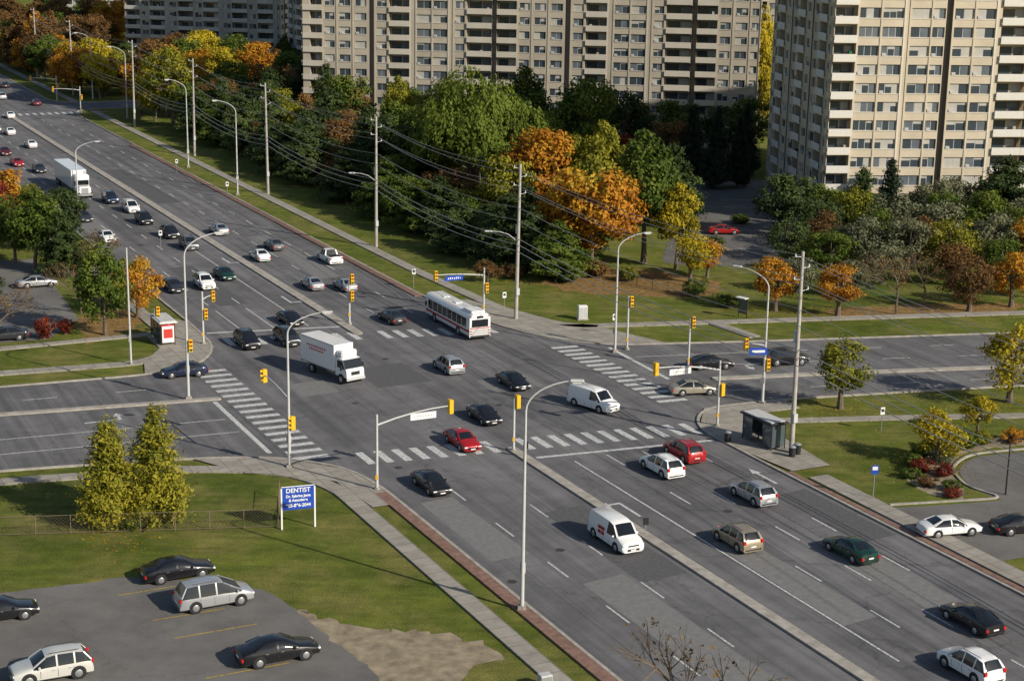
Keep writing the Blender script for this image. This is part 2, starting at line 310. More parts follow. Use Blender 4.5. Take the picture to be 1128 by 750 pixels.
# ------------------------------------------------------------------ vehicles
CARSPEC={
'sedan':dict(W=1.8,wb=(1.42,-1.36),wr=.33,S=[(2.36,.78,.46,.55,.72,'P'),(2.27,.9,.6,.68,.8,'P'),(1.9,.97,.70,.80,.84,'P'),(1.05,1,.86,.96,.82,'W'),(.32,1,.92,1.36,.68,'G'),(-.18,1,.93,1.42,.67,'B'),(-.28,1,.93,1.42,.67,'G'),(-.92,1,.94,1.38,.66,'W'),(-1.68,.99,.96,1.06,.78,'P'),(-2.15,.95,.92,1.0,.78,'P'),(-2.32,.9,.75,.92,.76,'P'),(-2.4,.82,.48,.58,.7,'P')]),
'suv':dict(W=1.86,wb=(1.4,-1.38),wr=.37,S=[(2.28,.82,.55,.66,.74,'P'),(2.2,.92,.72,.84,.82,'P'),(1.85,.98,.86,.98,.85,'P'),(1.12,1,.98,1.1,.84,'W'),(.42,1,1.03,1.58,.72,'G'),(-.15,1,1.04,1.68,.72,'B'),(-.25,1,1.04,1.68,.72,'G'),(-1.15,1,1.05,1.66,.71,'B'),(-1.25,1,1.05,1.66,.71,'G'),(-1.75,.99,1.06,1.58,.69,'W'),(-2.15,.97,1.02,1.1,.84,'P'),(-2.25,.93,.6,.8,.84,'P')]),
'minivan':dict(W=1.92,wb=(1.5,-1.45),wr=.35,S=[(2.45,.78,.5,.62,.72,'P'),(2.36,.9,.68,.8,.82,'P'),(2.0,.98,.84,.95,.84,'P'),(1.6,1,.93,1.04,.84,'W'),(.45,1,1.0,1.62,.71,'G'),(.0,1,1.0,1.70,.71,'B'),(-.1,1,1.0,1.70,.71,'G'),(-1.1,1,1.0,1.70,.71,'B'),(-1.2,1,1.0,1.70,.71,'G'),(-1.95,.99,1.0,1.64,.70,'W'),(-2.3,.97,1.0,1.08,.84,'P'),(-2.45,.93,.55,.75,.84,'P')]),
'cargo_van':dict(W=2.0,wb=(1.7,-1.6),wr=.37,S=[(2.7,.82,.55,.7,.76,'P'),(2.62,.93,.78,.92,.82,'P'),(2.2,.98,.98,1.1,.84,'P'),(1.7,1,1.08,1.2,.86,'W'),(1.05,1,1.12,1.9,.78,'G'),(.35,1,1.12,2.03,.78,'B'),(-2.35,1,1.12,2.03,.78,'B'),(-2.5,.98,1.08,1.94,.77,'B'),(-2.6,.97,.6,.9,.9,'P')]),
'pickup':dict(W=1.95,wb=(1.7,-1.65),wr=.39,S=[(2.75,.84,.6,.74,.78,'P'),(2.66,.94,.82,.94,.84,'P'),(2.3,.98,.95,1.06,.86,'P'),(1.4,1,1.05,1.16,.85,'W'),(.75,1,1.08,1.76,.72,'G'),(.15,1,1.08,1.8,.73,'B'),(.05,1,1.08,1.8,.73,'G'),(-.55,1,1.08,1.76,.72,'W'),(-.75,1,1.06,1.14,.86,'P'),(-2.6,.99,1.06,1.12,.9,'P'),(-2.72,.96,.6,.8,.9,'P')]),
}
CACHE={}
def wheels(mb,xs,W,wr,width=.24):
    for x in xs:
        for s in (-1,1):
            y1=s*(W/2+.012); y0=s*(W/2-width)
            mb.cyl((x,y0,wr),(x,y1,wr),wr,wr,'rubber',16); mb.cyl((x,y1,wr),(x,y1+s*.012,wr),wr*.62,wr*.55,'hub',12)
            mb.cyl((x,s*(W/2-.1),wr+.03),(x,s*(W/2+.003),wr+.03),wr*1.2,wr*1.2,'trim',18)
def car(kind,paintm):
    key=(kind,paintm)
    if key in CACHE: return CACHE[key]
    sp=CARSPEC[kind]; W=sp['W']; mb=MB(); S=sp['S']; rings=[]
    for (x,ws,zb,zt,wt,t) in S:
        w=W/2*ws; half=[(w*.86,.24),(w*.985,.34),(w,.34+(zb-.34)*.55),(w*.965,zb),(W/2*wt,zt-.035),(W/2*wt*.86,zt),(W/2*wt*.4,zt+.028)]
        if t=='P': half[4]=(w*.93,min(zb+.05,zt-.02)); 
        ring=[(x,-y,z) for y,z in half]+[(x,y,z) for y,z in half[::-1]]; rings.append(ring)
    n=14; clad=kind in('suv','pickup') and paintm in('p_silver','p_tan','p_black','p_beige')
    for i in range(len(S)-1):
        A,B=rings[i],rings[i+1]; ta=S[i][5]
        for j in range(n):
            j2=(j+1)%n; mat=paintm
            if j==13: mat='trim'
            elif j in(0,12): mat='trim' if clad else paintm
            elif j in(3,9) and ta in 'WG': mat='glass_car'
            elif j in(5,6,7) and ta=='W': mat='glass_car'
            mb.face([A[j],A[j2],B[j2],B[j]],mat,True)
    mb.face(rings[0][::-1],paintm); mb.face(rings[-1],paintm)
    for i in range(len(S)-1):
        if S[i][5]=='W':
            for j in (4,9): mb.cyl(rings[i][j],rings[i+1][j],.038,.038,paintm,5,False)
        if S[i][5] in 'GW':
            for j in (3,10): mb.cyl(rings[i][j],rings[i+1][j],.016,.016,'trim',4,False)
    x0=S[0][0]; x1=S[-1][0]; zf=S[1][2]; zr=S[-2][2]
    wheels(mb,sp['wb'],W,sp['wr'])
    # door shut lines and handles
    dx=[.75,-.23,-1.12] if kind!='pickup' else [1.1,.1,-.65]
    for s in(-1,1):
        for x in dx: mb.box(x-.011,x+.011,s*W/2*.985-.012,s*W/2*.985+.018,.42,.86,'trim')
        for x in (.02,-.9): mb.box(x-.09,x+.09,s*W/2*.985-.01,s*W/2*.985+.03,.80,.83,'trim' if clad else 'hub')
    for s in (-1,1):
        y=s*W*.36; xf=S[1][0]
        mb.box(xf-.10,x0-.01,y-.15,y+.15,zf-.08,zf+.04,'lamp_white',bev=.02)
        mb.box(S[-1][0]-.02,S[-2][0]+.02,s*W*.41-.12,s*W*.41+.12,zr-.22 if kind!='suv' else .85,zr-.02 if kind!='suv' else 1.12,'lamp_red',bev=.02)
        cow=[q for q in S if q[5]=='W'][0]; xm=cow[0]-.32
        mb.box(xm-.06,xm+.08,s*(W/2+.02)-.1,s*(W/2+.02)+.1,cow[2]+.02,cow[2]+.16,paintm if paintm!='p_tan' else 'trim',bev=.03)
    mb.box(x0-.04,x0+.012,-.5,.5,.34,.50,'black'); mb.box(x0-.03,x0+.02,-.22,.22,.36,.46,'sign_white') 
    mb.box(x1-.02,x1+.04,-.22,.22,.58,.68,'sign_white'); mb.box(x0-.06,x0+.008,-.45,.45,zf-.1,zf+.0,'trim')
    mb.box(x1-.012,x1+.05,-.7,.7,.34,.44,'trim')
    if kind in('suv','minivan'):
        for s in(-1,1): mb.cyl((-1.5,s*.56,1.74),(.2,s*.56,1.74),.02,.02,'trim',5)
    if kind=='cargo_van': mb.box(-2.6,-2.53,-.72,-.06,1.25,1.7,'glass_car'); mb.box(-2.6,-2.53,.06,.72,1.25,1.7,'glass_car')
    if kind=='pickup': mb.box(-2.55,-.85,-.72,.72,1.165,1.17,'trim')
    me=mb.mesh(kind)
    bm=bmesh.new(); bm.from_mesh(me); bmesh.ops.remove_doubles(bm,verts=bm.verts,dist=.0008); bm.to_mesh(me); bm.free()
    me.set_sharp_from_angle(angle=math.radians(38)); CACHE[key]=me; return me
def put(kind,paintm,x,y,head,name=None,k=1.0):
    nm=name or {'sedan':'car','pickup':'pickup_truck'}.get(kind,kind)
    s=random.uniform(.98,1.05)*k; dy=-1.15-max(0,y-120)*.009; dx=-dy*.0+ (-x/y)*-dy*-1*0
    return inst(nm,car(kind,paintm),(x+x/y*dy*.8,y+dy,.022),math.radians(head)+random.uniform(-.02,.02),(s,1.02*k,random.uniform(.98,1.04)*k))
S_=[('sedan','p_black',-6.5,132.6),('sedan','p_red',-4.3,144.3),('sedan','p_black',-2.5,152.2),('suv','p_black',-29,178.3),('suv','p_darkgrey',-24.8,179.8),('sedan','p_black',-25.7,189),
('sedan','p_darkgrey',-42.4,205.1),('suv','p_white',-38.9,207),('sedan','p_green',-37.3,212.5),('suv','p_black',-49.8,239.6),('suv','p_grey',-45.5,231.5),('suv','p_black',-55.8,250),('minivan','p_white',-60,259.9),
('suv','p_navy',-65.1,267.8),('sedan','p_white',-58.1,236),('sedan','p_darkgrey',-65.2,251.4),('sedan','p_red',-90.8,304.8),('sedan','p_darkgrey',-84.8,297.7),('sedan','p_maroon',-97,318),('sedan','p_silver',-109,352),
('suv','p_black',-128,390),('sedan','p_white',-140,420),('sedan','p_darkgrey',-120,360)]
for k,p_,x,y in S_: put(k,p_,x,y,SH)
N_=[('sedan','p_darkgrey',-14.1,190.8),('sedan','p_silver',-21.2,207.3),('sedan','p_silver',-25.4,207.8),('pickup','p_white',-25,224.1),('sedan','p_grey',-33.7,232.2),('sedan','p_white',-34.6,224.8),('sedan','p_silver',-43.3,243),
('suv','p_silver',-6.6,169.6),('suv','p_white',13.1,137.9),('suv','p_red',15.4,142),('suv','p_silver',20.1,131.3),('suv','p_tan',17.5,121),('sedan','p_green',25.8,119.2),
('sedan','p_black',31.7,106.8),('suv','p_white',29.7,99.3),('sedan','p_white',-95,328.6),('sedan','p_white',-104.4,346.7),('sedan','p_white',-112.4,373.9),('sedan','p_maroon',-113.5,398.9),('suv','p_silver',-125,410),('sedan','p_black',-132,436)]
for k,p_,x,y in N_: put(k,p_,x,y,NH)
put('sedan','p_black',.2,164.1,SH)
put('cargo_van','p_white',8.0,157.0,-46)
X_=[('sedan','p_white',34.5,124.2,14),('sedan','p_black',40.4,125,14),('sedan','p_black',21.1,172.4,12),('suv','p_black',29.5,174.6,12),('sedan','p_beige',18.3,162.5,12),('sedan','p_navy',-33.5,165.8,201)]
for k,p_,x,y,h in X_: put(k,p_,x,y,h)
for k,p_,x,y,h,kk in [('sedan','p_silver',-59.6,205.8,26,1),('sedan','p_darkgrey',-55.7,179.2,200,1),('sedan','p_black',-23.7,112.8,26,1.05),('minivan','p_silver',-20.3,108.1,27,1.08),('sedan','p_black',-14.7,99.7,26,1.06),('suv','p_cream',-28.4,96.6,206,1.04),('sedan','p_black',-34.2,105.2,26,1.04),('sedan','p_red',31.6,249.6,5,1),
   ('sedan','p_silver',46,270,90,1),('suv','p_black',50,272,90,1),('sedan','p_white',-70,208,26,1)]: put(k,p_,x,y,h,'parked_car',kk)
vn=inst('cargo_van',car('cargo_van','p_white'),(8.1,119.8,.022),math.radians(SH),(1.02,1.02,1.02))
lg=MB()
for s in (-1,1): 
    for u in range(2):
        for w_ in range(2): lg.box(-.9+u*.5,-.48+u*.5,s*.995-.01,s*.995+.006,.9+w_*.0+(.0 if w_==0 else .36)-.16,1.0+w_*.34,'lamp_red')
o=lg.obj('van_logo',(0,0,0)); o.parent=vn
def bus():
    mb=MB(); L=12.2;W=2.55;H=3.0
    prof=[(-W/2,.35),(-W/2,1.1),(-W/2+.01,2.55),(-W/2+.14,2.85),(-W/2+.4,3.0),(W/2-.4,3.0),(W/2-.14,2.85),(W/2-.01,2.55),(W/2,1.1),(W/2,.35)]
    n=len(prof); A=[(-L/2,y,z) for y,z in prof];B=[(L/2,y,z) for y,z in prof]
    for j in range(n): 
        j2=(j+1)%n; mb.face([A[j],A[j2],B[j2],B[j]],'p_white' if j not in(9,) else 'trim')
    mb.face(A[::-1],'p_white'); mb.face(B,'p_white')
    for s in(-1,1):
        for i in range(8):
            x=-5.2+i*1.33; mb.box(x,x+1.2,s*W/2-.02,s*W/2+.012,1.35,2.4,'glass_car',bev=.01)
        mb.box(-6.0,6.0,s*W/2-.02,s*W/2+.008,.92,1.16,'lamp_red'); mb.box(-6.0,6.0,s*W/2-.02,s*W/2+.006,.36,.55,'trim')
        mb.box(5.45,5.6,s*1.5-.08,s*1.5+.08,1.6,2.1,'black')
    mb.box(L/2-.02,L/2+.012,-1.12,1.12,1.15,2.4,'glass_car'); mb.box(L/2-.02,L/2+.012,-.9,.9,2.5,2.78,'black')
    mb.box(-L/2-.012,-L/2+.02,-1.0,1.0,1.5,2.35,'glass_car'); mb.box(-L/2-.015,-L/2+.02,-1.1,1.1,.6,1.3,'pole_grey'); mb.box(-L/2-.012,-L/2+.02,-1.2,1.2,1.34,1.44,'lamp_red'); mb.box(-L/2-.014,-L/2+.02,-.4,.4,2.5,2.75,'black')
    for s in(-1,1): 
        for z in(.7,1.0,2.65): mb.box(-L/2-.03,-L/2+.02,s*1.12-.08,s*1.12+.08,z,z+.16,'lamp_red')
        mb.box(L/2-.02,L/2+.03,s*.95-.14,s*.95+.14,.65,.82,'lamp_white')
    mb.box(-5.6,-3.4,-.85,.85,2.98,3.22,'white_panel',bev=.06); mb.box(-.5,.5,-.4,.4,2.98,3.1,'white_panel',bev=.04); mb.box(2.8,3.6,-.4,.4,2.98,3.08,'white_panel',bev=.04)
    mb.box(-L/2-.1,-L/2,-1.15,1.15,.35,.55,'trim'); mb.box(L/2,L/2+.1,-1.15,1.15,.35,.55,'trim')
    wheels(mb,(3.6,-3.0),W,.48,.3); return mb
bus().obj('city_bus',(-6.3,186.4,.022),math.radians(NH))
def boxtruck():
    mb=MB(); W=2.35
    mb.box(-4.3,1.9,-W/2,W/2,1.05,3.75,'p_white',bev=.04)
    for s in(-1,1):
        mb.box(-4.3,1.9,s*W/2-.02,s*W/2+.02,1.03,1.13,'steel'); mb.box(-4.25,1.85,s*W/2-.02,s*W/2+.018,3.64,3.74,'steel')
        for z_,xa,xb in ((2.85,-3,.5),(2.5,-2.6,.1)): 
            for q in range(9): 
                xx=xa+(xb-xa)*q/9; mb.box(xx,xx+(xb-xa)/14,s*W/2-.01,s*W/2+.006,z_,z_+.2,'red_panel')
    for q in range(6): mb.box(-4.32,-4.28,-1.1,1.1,1.2+q*.4,1.215+q*.4,'trim')
    prof=[(1.98,.75),(1.98,2.5),(2.3,2.62),(3.35,2.5),(3.78,1.65),(3.95,1.45),(4.0,.75)]
    for s in(-1,1): mb.face([(x,s*1.05,z) for x,z in (prof if s<0 else prof[::-1])],'p_white')
    n=len(prof)
    for i in range(n):
        a,b=prof[i],prof[(i+1)%n]; mb.face([(a[0],-1.05,a[1]),(a[0],1.05,a[1]),(b[0],1.05,b[1]),(b[0],-1.05,b[1])][::-1],'glass_car' if i==3 else 'p_white')
    for s in(-1,1):
        mb.face([(x,s*1.06,z) for x,z in ((2.3,1.6),(2.3,2.35),(3.2,2.35),(3.6,1.6))][::-s],'glass_car'); mb.box(3.3,3.42,s*1.3-.1,s*1.3+.1,1.5,2.0,'black')
        mb.box(3.97,4.02,s*.75-.18,s*.75+.18,.95,1.15,'lamp_white'); mb.box(-4.33,-4.28,s*.95-.1,s*.95+.1,.85,1.0,'lamp_red')
    mb.box(3.96,4.015,-.5,.5,1.0,1.35,'trim'); mb.box(3.95,4.1,-1.1,1.1,.5,.78,'pole_grey'); mb.box(-4.2,3.9,-.45,.45,.6,1.02,'black')
    mb.box(1.95,3.0,-.95,.95,2.58,3.3,'p_white',bev=.15)
    wheels(mb,(3.0,-2.3),W-.1,.46,.32); return mb
boxtruck().obj('box_truck',(-18.2,165.3,.022),math.radians(-50))
def semi():
    mb=MB(); W=2.55
    mb.box(-9,4.6,-W/2,W/2,1.15,4.05,'p_white',bev=.03); mb.box(-9.02,-8.98,-1.2,1.2,1.2,3.95,'white_panel')
    for s in(-1,1): mb.box(-9,4.6,s*W/2-.02,s*W/2+.02,1.12,1.25,'steel')
    mb.box(-8.5,8.0,-.45,.45,.7,1.1,'black')
    mb.box(5.2,7.0,-1.15,1.15,.8,3.6,'p_white',bev=.2); mb.box(6.9,8.7,-1.0,1.0,.7,1.9,'p_white',bev=.2); mb.box(7.0,7.06,-1.0,1.0,1.95,2.75,'glass_car')
    mb.box(8.68,8.74,-.55,.55,.8,1.7,'steel'); mb.box(8.6,8.85,-1.15,1.15,.45,.75,'steel')
    for s in(-1,1): mb.box(6.2,6.9,s*1.155-.01,s*1.155+.01,1.9,2.6,'glass_car'); mb.cyl((5.05,s*1.1,1),(5.05,s*1.1,4.1),.08,.08,'steel'); mb.box(8.6,8.72,s*.85-.15,s*.85+.15,1.0,1.25,'lamp_white')
    wheels(mb,(7.8,4.6,3.4,-6.5,-7.8),W-.1,.5,.4); return mb
semi().obj('semi_trailer_truck',(-73.2,276,.022),math.radians(SH))
# ------------------------------------------------------------------ street furniture
def lamp(h=15.9,arm=3.0):
    mb=MB(); mb.box(-.28,.28,-.28,.28,0,.35,'concrete'); mb.cyl((0,0,.3),(0,0,h*.87),.15,.085,'pole_grey',12)
    pts=[];rs=[]
    for i in range(9):
        t=i/8; a=t*math.pi*.42; pts.append((arm*.99*(1-math.cos(a))/(1-math.cos(math.pi*.42)),0,h*.87+(h*.13)*math.sin(a)/math.sin(math.pi*.42))); rs.append(.08-.035*t)
    mb.tube(pts,rs,'pole_grey',8)
    x,_,z=pts[-1]; mb.box(x-.1,x+.85,-.17,.17,z-.1,z+.09,'pole_grey',bev=.06); mb.box(x+.1,x+.7,-.13,.13,z-.15,z-.1,'lamp_white')
    mb.box(-.2,.2,.1,.25,2.6,3.3,'pole_grey') ; return mb
lme=lamp().mesh('street_lamp')
def sig_head(mb,x,y,z,ang=0):
    M=Matrix.Translation((x,y,z))@Matrix.Rotation(ang,4,'Z')
    mb.box(-.19,.19,-.2,.2,-.6,.6,'signal_yellow',M,bev=.03)
    for i,c in enumerate(('lamp_red','amber','sign_green')):
        zz=.4-i*.4; ps=[];n=12
        for j in range(n): t=2*math.pi*j/n; ps.append((.14*math.cos(t),-.206,zz+.14*math.sin(t)))
        mb.raw(ps,[tuple(range(n))],c,M=M)
        vs=[];
        for j in range(9):
            t=math.pi*j/8; vs+= [(.16*math.cos(t),-.2,zz+.16*math.sin(t)),(.16*math.cos(t),-.42,zz+.16*math.sin(t))]
        mb.raw(vs,[(2*j,2*j+1,2*j+3,2*j+2) for j in range(8)],'signal_yellow',M=M)
for x,y,a,s in [(1.0,106.9,0,1.03),(-18.8,136.1,15,.85),(-31.2,155.9,20,1.02),(-66.1,251.3,30,.72),(-45.7,274.3,195,.98),(11.2,176.7,20,.82),(24.6,157.8,150,.84),(-59.4,303.4,200,1),(-118,330,20,1),(-86,372,200,1),(-135,352,20,1),(-103,410,200,1)]:
    inst('street_lamp',lme,(x,y,0),math.radians(a),(1,1,s))
def signal_post(x,y,h,arm=None,heads=((.0,4),),sign=None,name='traffic_signal',facing=SH+90,pole=True):
    mb=MB()
    if pole: mb.cyl((0,0,0),(0,0,h),.13,.1,'pole_grey',10); mb.cyl((0,0,0),(0,0,.25),.3,.25,'concrete',10); mb.box(-.1,.1,-.22,-.12,1.0,1.35,'signal_yellow')
    if arm:
        ang,L,rise=arm; d=Vector((math.cos(math.radians(ang)),math.sin(math.radians(ang)),0)); 
        pts=[Vector((0,0,h-.9))+d*(L*t)+Vector((0,0,rise*(1-(1-t)**2))) for t in (0,.25,.5,.75,1)]
        mb.tube(pts,[.09,.08,.07,.06,.05],'pole_grey',8); e=pts[-1]; sig_head(mb,e.x,e.y,e.z-.1,math.radians(facing)); 
        if sign: 
            q=pts[2]+(pts[3]-pts[2])*.5; M=Matrix.Translation(q+Vector((0,0,-.45)))@Matrix.Rotation(math.radians(ang),4,'Z')
            mb.box(-1.15,1.15,-.03,.03,-.28,.28,sign,M)
            for k in range(7): mb.box(-.85+k*.25,-.72+k*.25,-.036,.036,-.10,.06+.03*(k%3),'sign_white' if sign!='sign_white' else 'pole_grey',M)
    for off,z in heads: sig_head(mb,.32,off,z,math.radians(facing))
    mb.obj(name,(x,y,0))
signal_post(-10.9,130.8,6.5,(26.5,6.6,.9),(),'sign_white',facing=SH+270)
signal_post(19.3,150.1,6.4,(206.5,6.9,.9),((0,3.6),),'sign_white',facing=206)
signal_post(-3.4,192.5,5.8,(206.5,6.2,.5),((0,3.4),),'sign_blue',facing=26.5)
signal_post(18.5,169.8,5.6,None,((0,5.2),),facing=26)
signal_post(-18.7,187.3,5.6,None,((0,5.3),(-.3,3.4)),facing=26)
signal_post(-39.1,178.4,3.6,None,((0,3.2),),facing=26)
signal_post(-33.6,177,5.9,(26.5,1.2,.4),((0,3.4),),facing=26)
signal_post(.3,141.6,4.9,None,((0,4.6),),facing=206)
signal_post(12.6,178.0,6.0,None,((0,5.4),),facing=26)
signal_post(-18.8,136.1,7.0,(116.5,6.4,.5),((0,4.0),),None,facing=-60,pole=False,name='traffic_signal_arm')
signal_post(-31.2,155.9,6.0,None,((0,5.4),),facing=26,pole=False,name='traffic_signal_arm')
signal_post(24.6,157.8,6.8,(180,1.9,.2),((0,4.0),),None,facing=26,pole=False,name='traffic_signal_arm')
for a,b in ((48.5,384),(82,386),(48.5,411),(82,412)): signal_post(*R(a,b),6,(206.5 if a>60 else 26.5,6,.5),((0,3.5),),facing=26)
sb=MB(); sb.box(-.9,.9,-.03,.03,-.35,.35,'sign_blue'); sb.box(-.65,.65,-.036,.036,-.12,.12,'sign_white'); sb.obj('street_name_sign',(23.9,157.5,5.4),math.radians(10))
WP=[(25.0,142.3),(.4,191.0),(-19.4,232.8),(-40.9,275.8),(-61,318),(-81.5,358.9),(-109.7,417.6),(-131,462)]
def wpole():
    mb=MB(); mb.cyl((0,0,0),(0,0,18.3),.24,.14,'wood_pole',10)
    for i,z in enumerate((17.9,16.9,15.9,14.9)):
        s=1 if i%2 else -1; mb.cyl((0,0,z-.1),(s*.75,0,z),.04,.04,'steel',6); mb.cyl((s*.75,0,z),(s*.75,0,z+.28),.07,.05,'sign_white',6)
    mb.cyl((0,.3,10.2),(0,.3,11.2),.2,.2,'pole_grey',10); mb.box(-.2,.2,-.4,-.15,3.0,3.8,'pole_grey'); mb.cyl((.18,.1,0),(.18,.1,9),.05,.05,'black',6)
    return mb
wme=wpole().mesh('utility_pole')
for i,(x,y) in enumerate(WP):
    o=inst('utility_pole',wme,(x,y,0),TH); o.rotation_euler=(random.uniform(-.012,.012),random.uniform(-.012,.012),TH)
simple('wire',(.30,.30,.30),.6,0,0)
wi=MB(); ext=[(51,89)]+WP
for (x0,y0),(x1,y1) in zip(ext[:-1],ext[1:]):
    for k,(z,o) in enumerate(((18.15,-.75),(17.15,.75),(16.15,-.75),(15.15,.75),(13.2,.15),(11.8,-.15),(9.6,0.1),(8.9,0.1),(8.2,-.1))):
        pts=[]
        for i in range(9):
            t=i/8; pts.append((x0+(x1-x0)*t+o*CT,y0+(y1-y0)*t+o*ST,z-1.1*4*t*(1-t)))
        wi.tube(pts,[.030 if k<6 else .042]*9,'wire',4)
wi.obj('power_lines')
for (x,y) in WP[1:3]:
    mb=MB(); pts=[(0,0,9.3),(-1.0,0,10.1),(-2.0,0,10.4),(-3.0,0,10.5)]; mb.tube(pts,[.05]*4,'pole_grey',6); mb.box(-3.8,-2.9,-.16,.16,10.4,10.58,'pole_grey',bev=.05); mb.obj('street_lamp_arm',(x,y,0),math.radians(5))
mb=MB(); mb.cyl((0,0,0),(0,0,4.6),.08,.06,'trim',8); mb.tube([(0,0,4.5),(.4,0,4.85),(1.2,0,4.9)],[.05]*3,'trim',6); mb.box(1.0,1.7,-.15,.15,4.82,4.95,'trim'); mb.obj('lamp_post',(41.3,132.4,0),0)
mb=MB(); mb.cyl((0,0,0),(0,0,12.4),.12,.08,'pole_grey',10); mb.box(-.1,.1,-.2,-.05,2.5,3.2,'pole_grey'); mb.cyl((0,0,0),(0,0,.3),.25,.22,'concrete'); mb.obj('service_pole',(-39.5,168.1,0))
def shelter(name,x,y,ang,ad=False):
    mb=MB(); L=4.2;D=1.5;H=2.5
    for xx in(0,L/3,2*L/3,L): mb.box(xx-.04,xx+.04,D-.04,D+.04,.12,H,'trim')
    for xx in(0,L): mb.box(xx-.04,xx+.04,-.04,.04,.12,H,'trim'); mb.box(xx-.015,xx+.015,.05,D-.05,.35,H-.15,'shelter_glass' if not(ad and xx==0) else 'red_panel')
    for i in range(3): mb.box(i*L/3+.06,(i+1)*L/3-.06,D-.012,D+.012,.35,H-.15,'shelter_glass')
    for i in (0,2): mb.box(i*L/3+.06,(i+1)*L/3-.06,-.012,.012,.35,H-.15,'shelter_glass')
    mb.box(-.25,L+.25,-.3,D+.2,H,H+.14,'trim' if not ad else 'white_panel',bev=.04); mb.box(.05,L-.05,-.1,D,H+.14,H+.22,'pole_grey'); mb.box(.6,L-.6,D-.5,D-.15,.5,.56,'wood_pole'); 
    for xx in(.8,L-.8): mb.box(xx-.04,xx+.04,D-.4,D-.25,.12,.5,'trim')
    mb.box(-.4,L+.4,-.5,D+.4,.0,.133,'concrete')
    if ad: mb.box(-.12,-.05,.1,D-.1,.4,2.2,'sign_white'); mb.box(-.135,-.12,.25,D-.25,.9,1.9,'red_panel')
    mb.obj(name,(x,y,0),ang)
shelter('bus_shelter',21.2,146.4,TH-math.pi/2+.05); shelter('bus_shelter',-36.6,176.5,TH+math.pi/2,True)
mb=MB(); mb.box(-.55,.55,-.35,.35,0,1.7,'white_panel',bev=.05); mb.box(-.5,-.02,-.36,-.345,.2,1.5,'pole_grey'); mb.box(.02,.5,-.36,-.345,.2,1.5,'pole_grey'); mb.box(-.65,.65,-.45,.45,0,.15,'concrete'); mb.obj('utility_cabinet',(8.2,191.6,0),.2)
mb=MB(); mb.box(-.4,.4,-.3,.3,0,.9,'pole_grey',bev=.04); mb.box(-.35,.35,-.31,-.296,.1,.8,'steel'); mb.box(-.5,.5,-.4,.4,0,.1,'concrete'); mb.obj('utility_cabinet',(2.4,95.2,0),TH)
mb=MB(); mb.cyl((0,0,0),(0,0,3.0),.04,.04,'steel',6); mb.box(-.3,.3,-.06,-.03,2.2,2.95,'sign_blue'); mb.box(-.22,.22,-.068,-.062,2.55,2.85,'sign_white'); mb.obj('bus_stop_sign',(29.9,130.7,0),.1)
for (x,y) in ((25.5,142),(24.9,141.2),(19.7,145.2)):
    mb=MB(); mb.cyl((0,0,.1),(0,0,1.0),.28,.32,'trim',12); mb.cyl((0,0,1.0),(0,0,1.12),.34,.2,'steel',12); mb.cyl((0,0,0),(0,0,.1),.2,.2,'black',10)
    mb.obj('litter_bin',(x,y,0.0))
for a,b in ((63.6,104),(63.6,124.5)):
    x,y=R(a,b); mb=MB(); mb.cyl((0,0,.15),(0,0,1.5),.04,.04,'steel',6); mb.box(-.22,.22,-.04,-.02,.9,1.5,'trim'); mb.obj('median_sign',(x,y,0),.1)
for x,y,h in ((11.5,184,2.6),(-1,195,2.4),(34.5,149.5,2.4),(-49,229,2.6),(-12.5,206.5,2.6),(-47,272,2.6),(-60,296,2.6)):
    mb=MB(); mb.cyl((0,0,0),(0,0,h),.035,.035,'steel',6); mb.box(-.23,.23,-.05,-.03,h-.75,h-.05,'sign_white'); mb.box(-.15,.15,-.056,-.05,h-.5,h-.2,'trim'); mb.obj('parking_sign',(x,y,0),.4)
E=bpy.data.objects.new('dentist_sign',None); COL.objects.link(E); E.location=(-16.2,121.8,0); E.rotation_euler=(0,0,math.radians(18)); E.scale=(.86,.86,.92)
mb=MB(); 
for s in(-1,1): mb.box(s*1.5-.07,s*1.5+.07,-.02,.12,0,3.6,'sign_white')
mb.box(-1.43,1.43,-.03,.03,1.7,3.7,'sign_blue'); mb.box(-1.5,1.5,-.025,.035,3.7,3.76,'sign_white'); o=mb.obj('sign_panel',parent=E)
for i,(t,sz) in enumerate((('DENTIST',.56),('Dr. Sabrina Jama',.33),('& Associates',.33),('905-896-2044',.40))):
    c=bpy.data.curves.new('sign_text','FONT'); c.body=t; c.size=sz; c.align_x='CENTER'; c.offset=.012; c.materials.append(MATS['sign_white']); o=bpy.data.objects.new('sign_text',c); COL.objects.link(o); o.parent=E
    o.rotation_euler=(math.pi/2,0,0); o.location=(0,-.036,(3.2,2.78,2.42,1.93)[i])
def fence(pts,h,mat,name,step=2.4,mesh=True):
    mb=MB()
    for (x0,y0),(x1,y1) in zip(pts[:-1],pts[1:]):
        L=math.hypot(x1-x0,y1-y0); n=max(1,int(L/step))
        for i in range(n+1):
            t=i/n; mb.cyl((x0+(x1-x0)*t,y0+(y1-y0)*t,0),(x0+(x1-x0)*t,y0+(y1-y0)*t,h),.035,.035,mat,5)
        for z in ([h,.1] if mesh else [h-.05,.2]): mb.cyl((x0,y0,z),(x1,y1,z),.025,.025,mat,4)
        m=int(L/.3) if mesh else int(L/.18)
        for i in range(m):
            t=i/m; t2=min(1,(i+ (h/.3 if mesh else 0))/m) 
            mb.cyl((x0+(x1-x0)*t,y0+(y1-y0)*t,.1),(x0+(x1-x0)*(t2 if mesh else t),y0+(y1-y0)*(t2 if mesh else t),h),.007 if mesh else .012,.007 if mesh else .012,mat,3,False)
            if mesh: mb.cyl((x0+(x1-x0)*t,y0+(y1-y0)*t,h),(x0+(x1-x0)*t2,y0+(y1-y0)*t2,.1),.007,.007,mat,3,False)
    mb.obj(name)
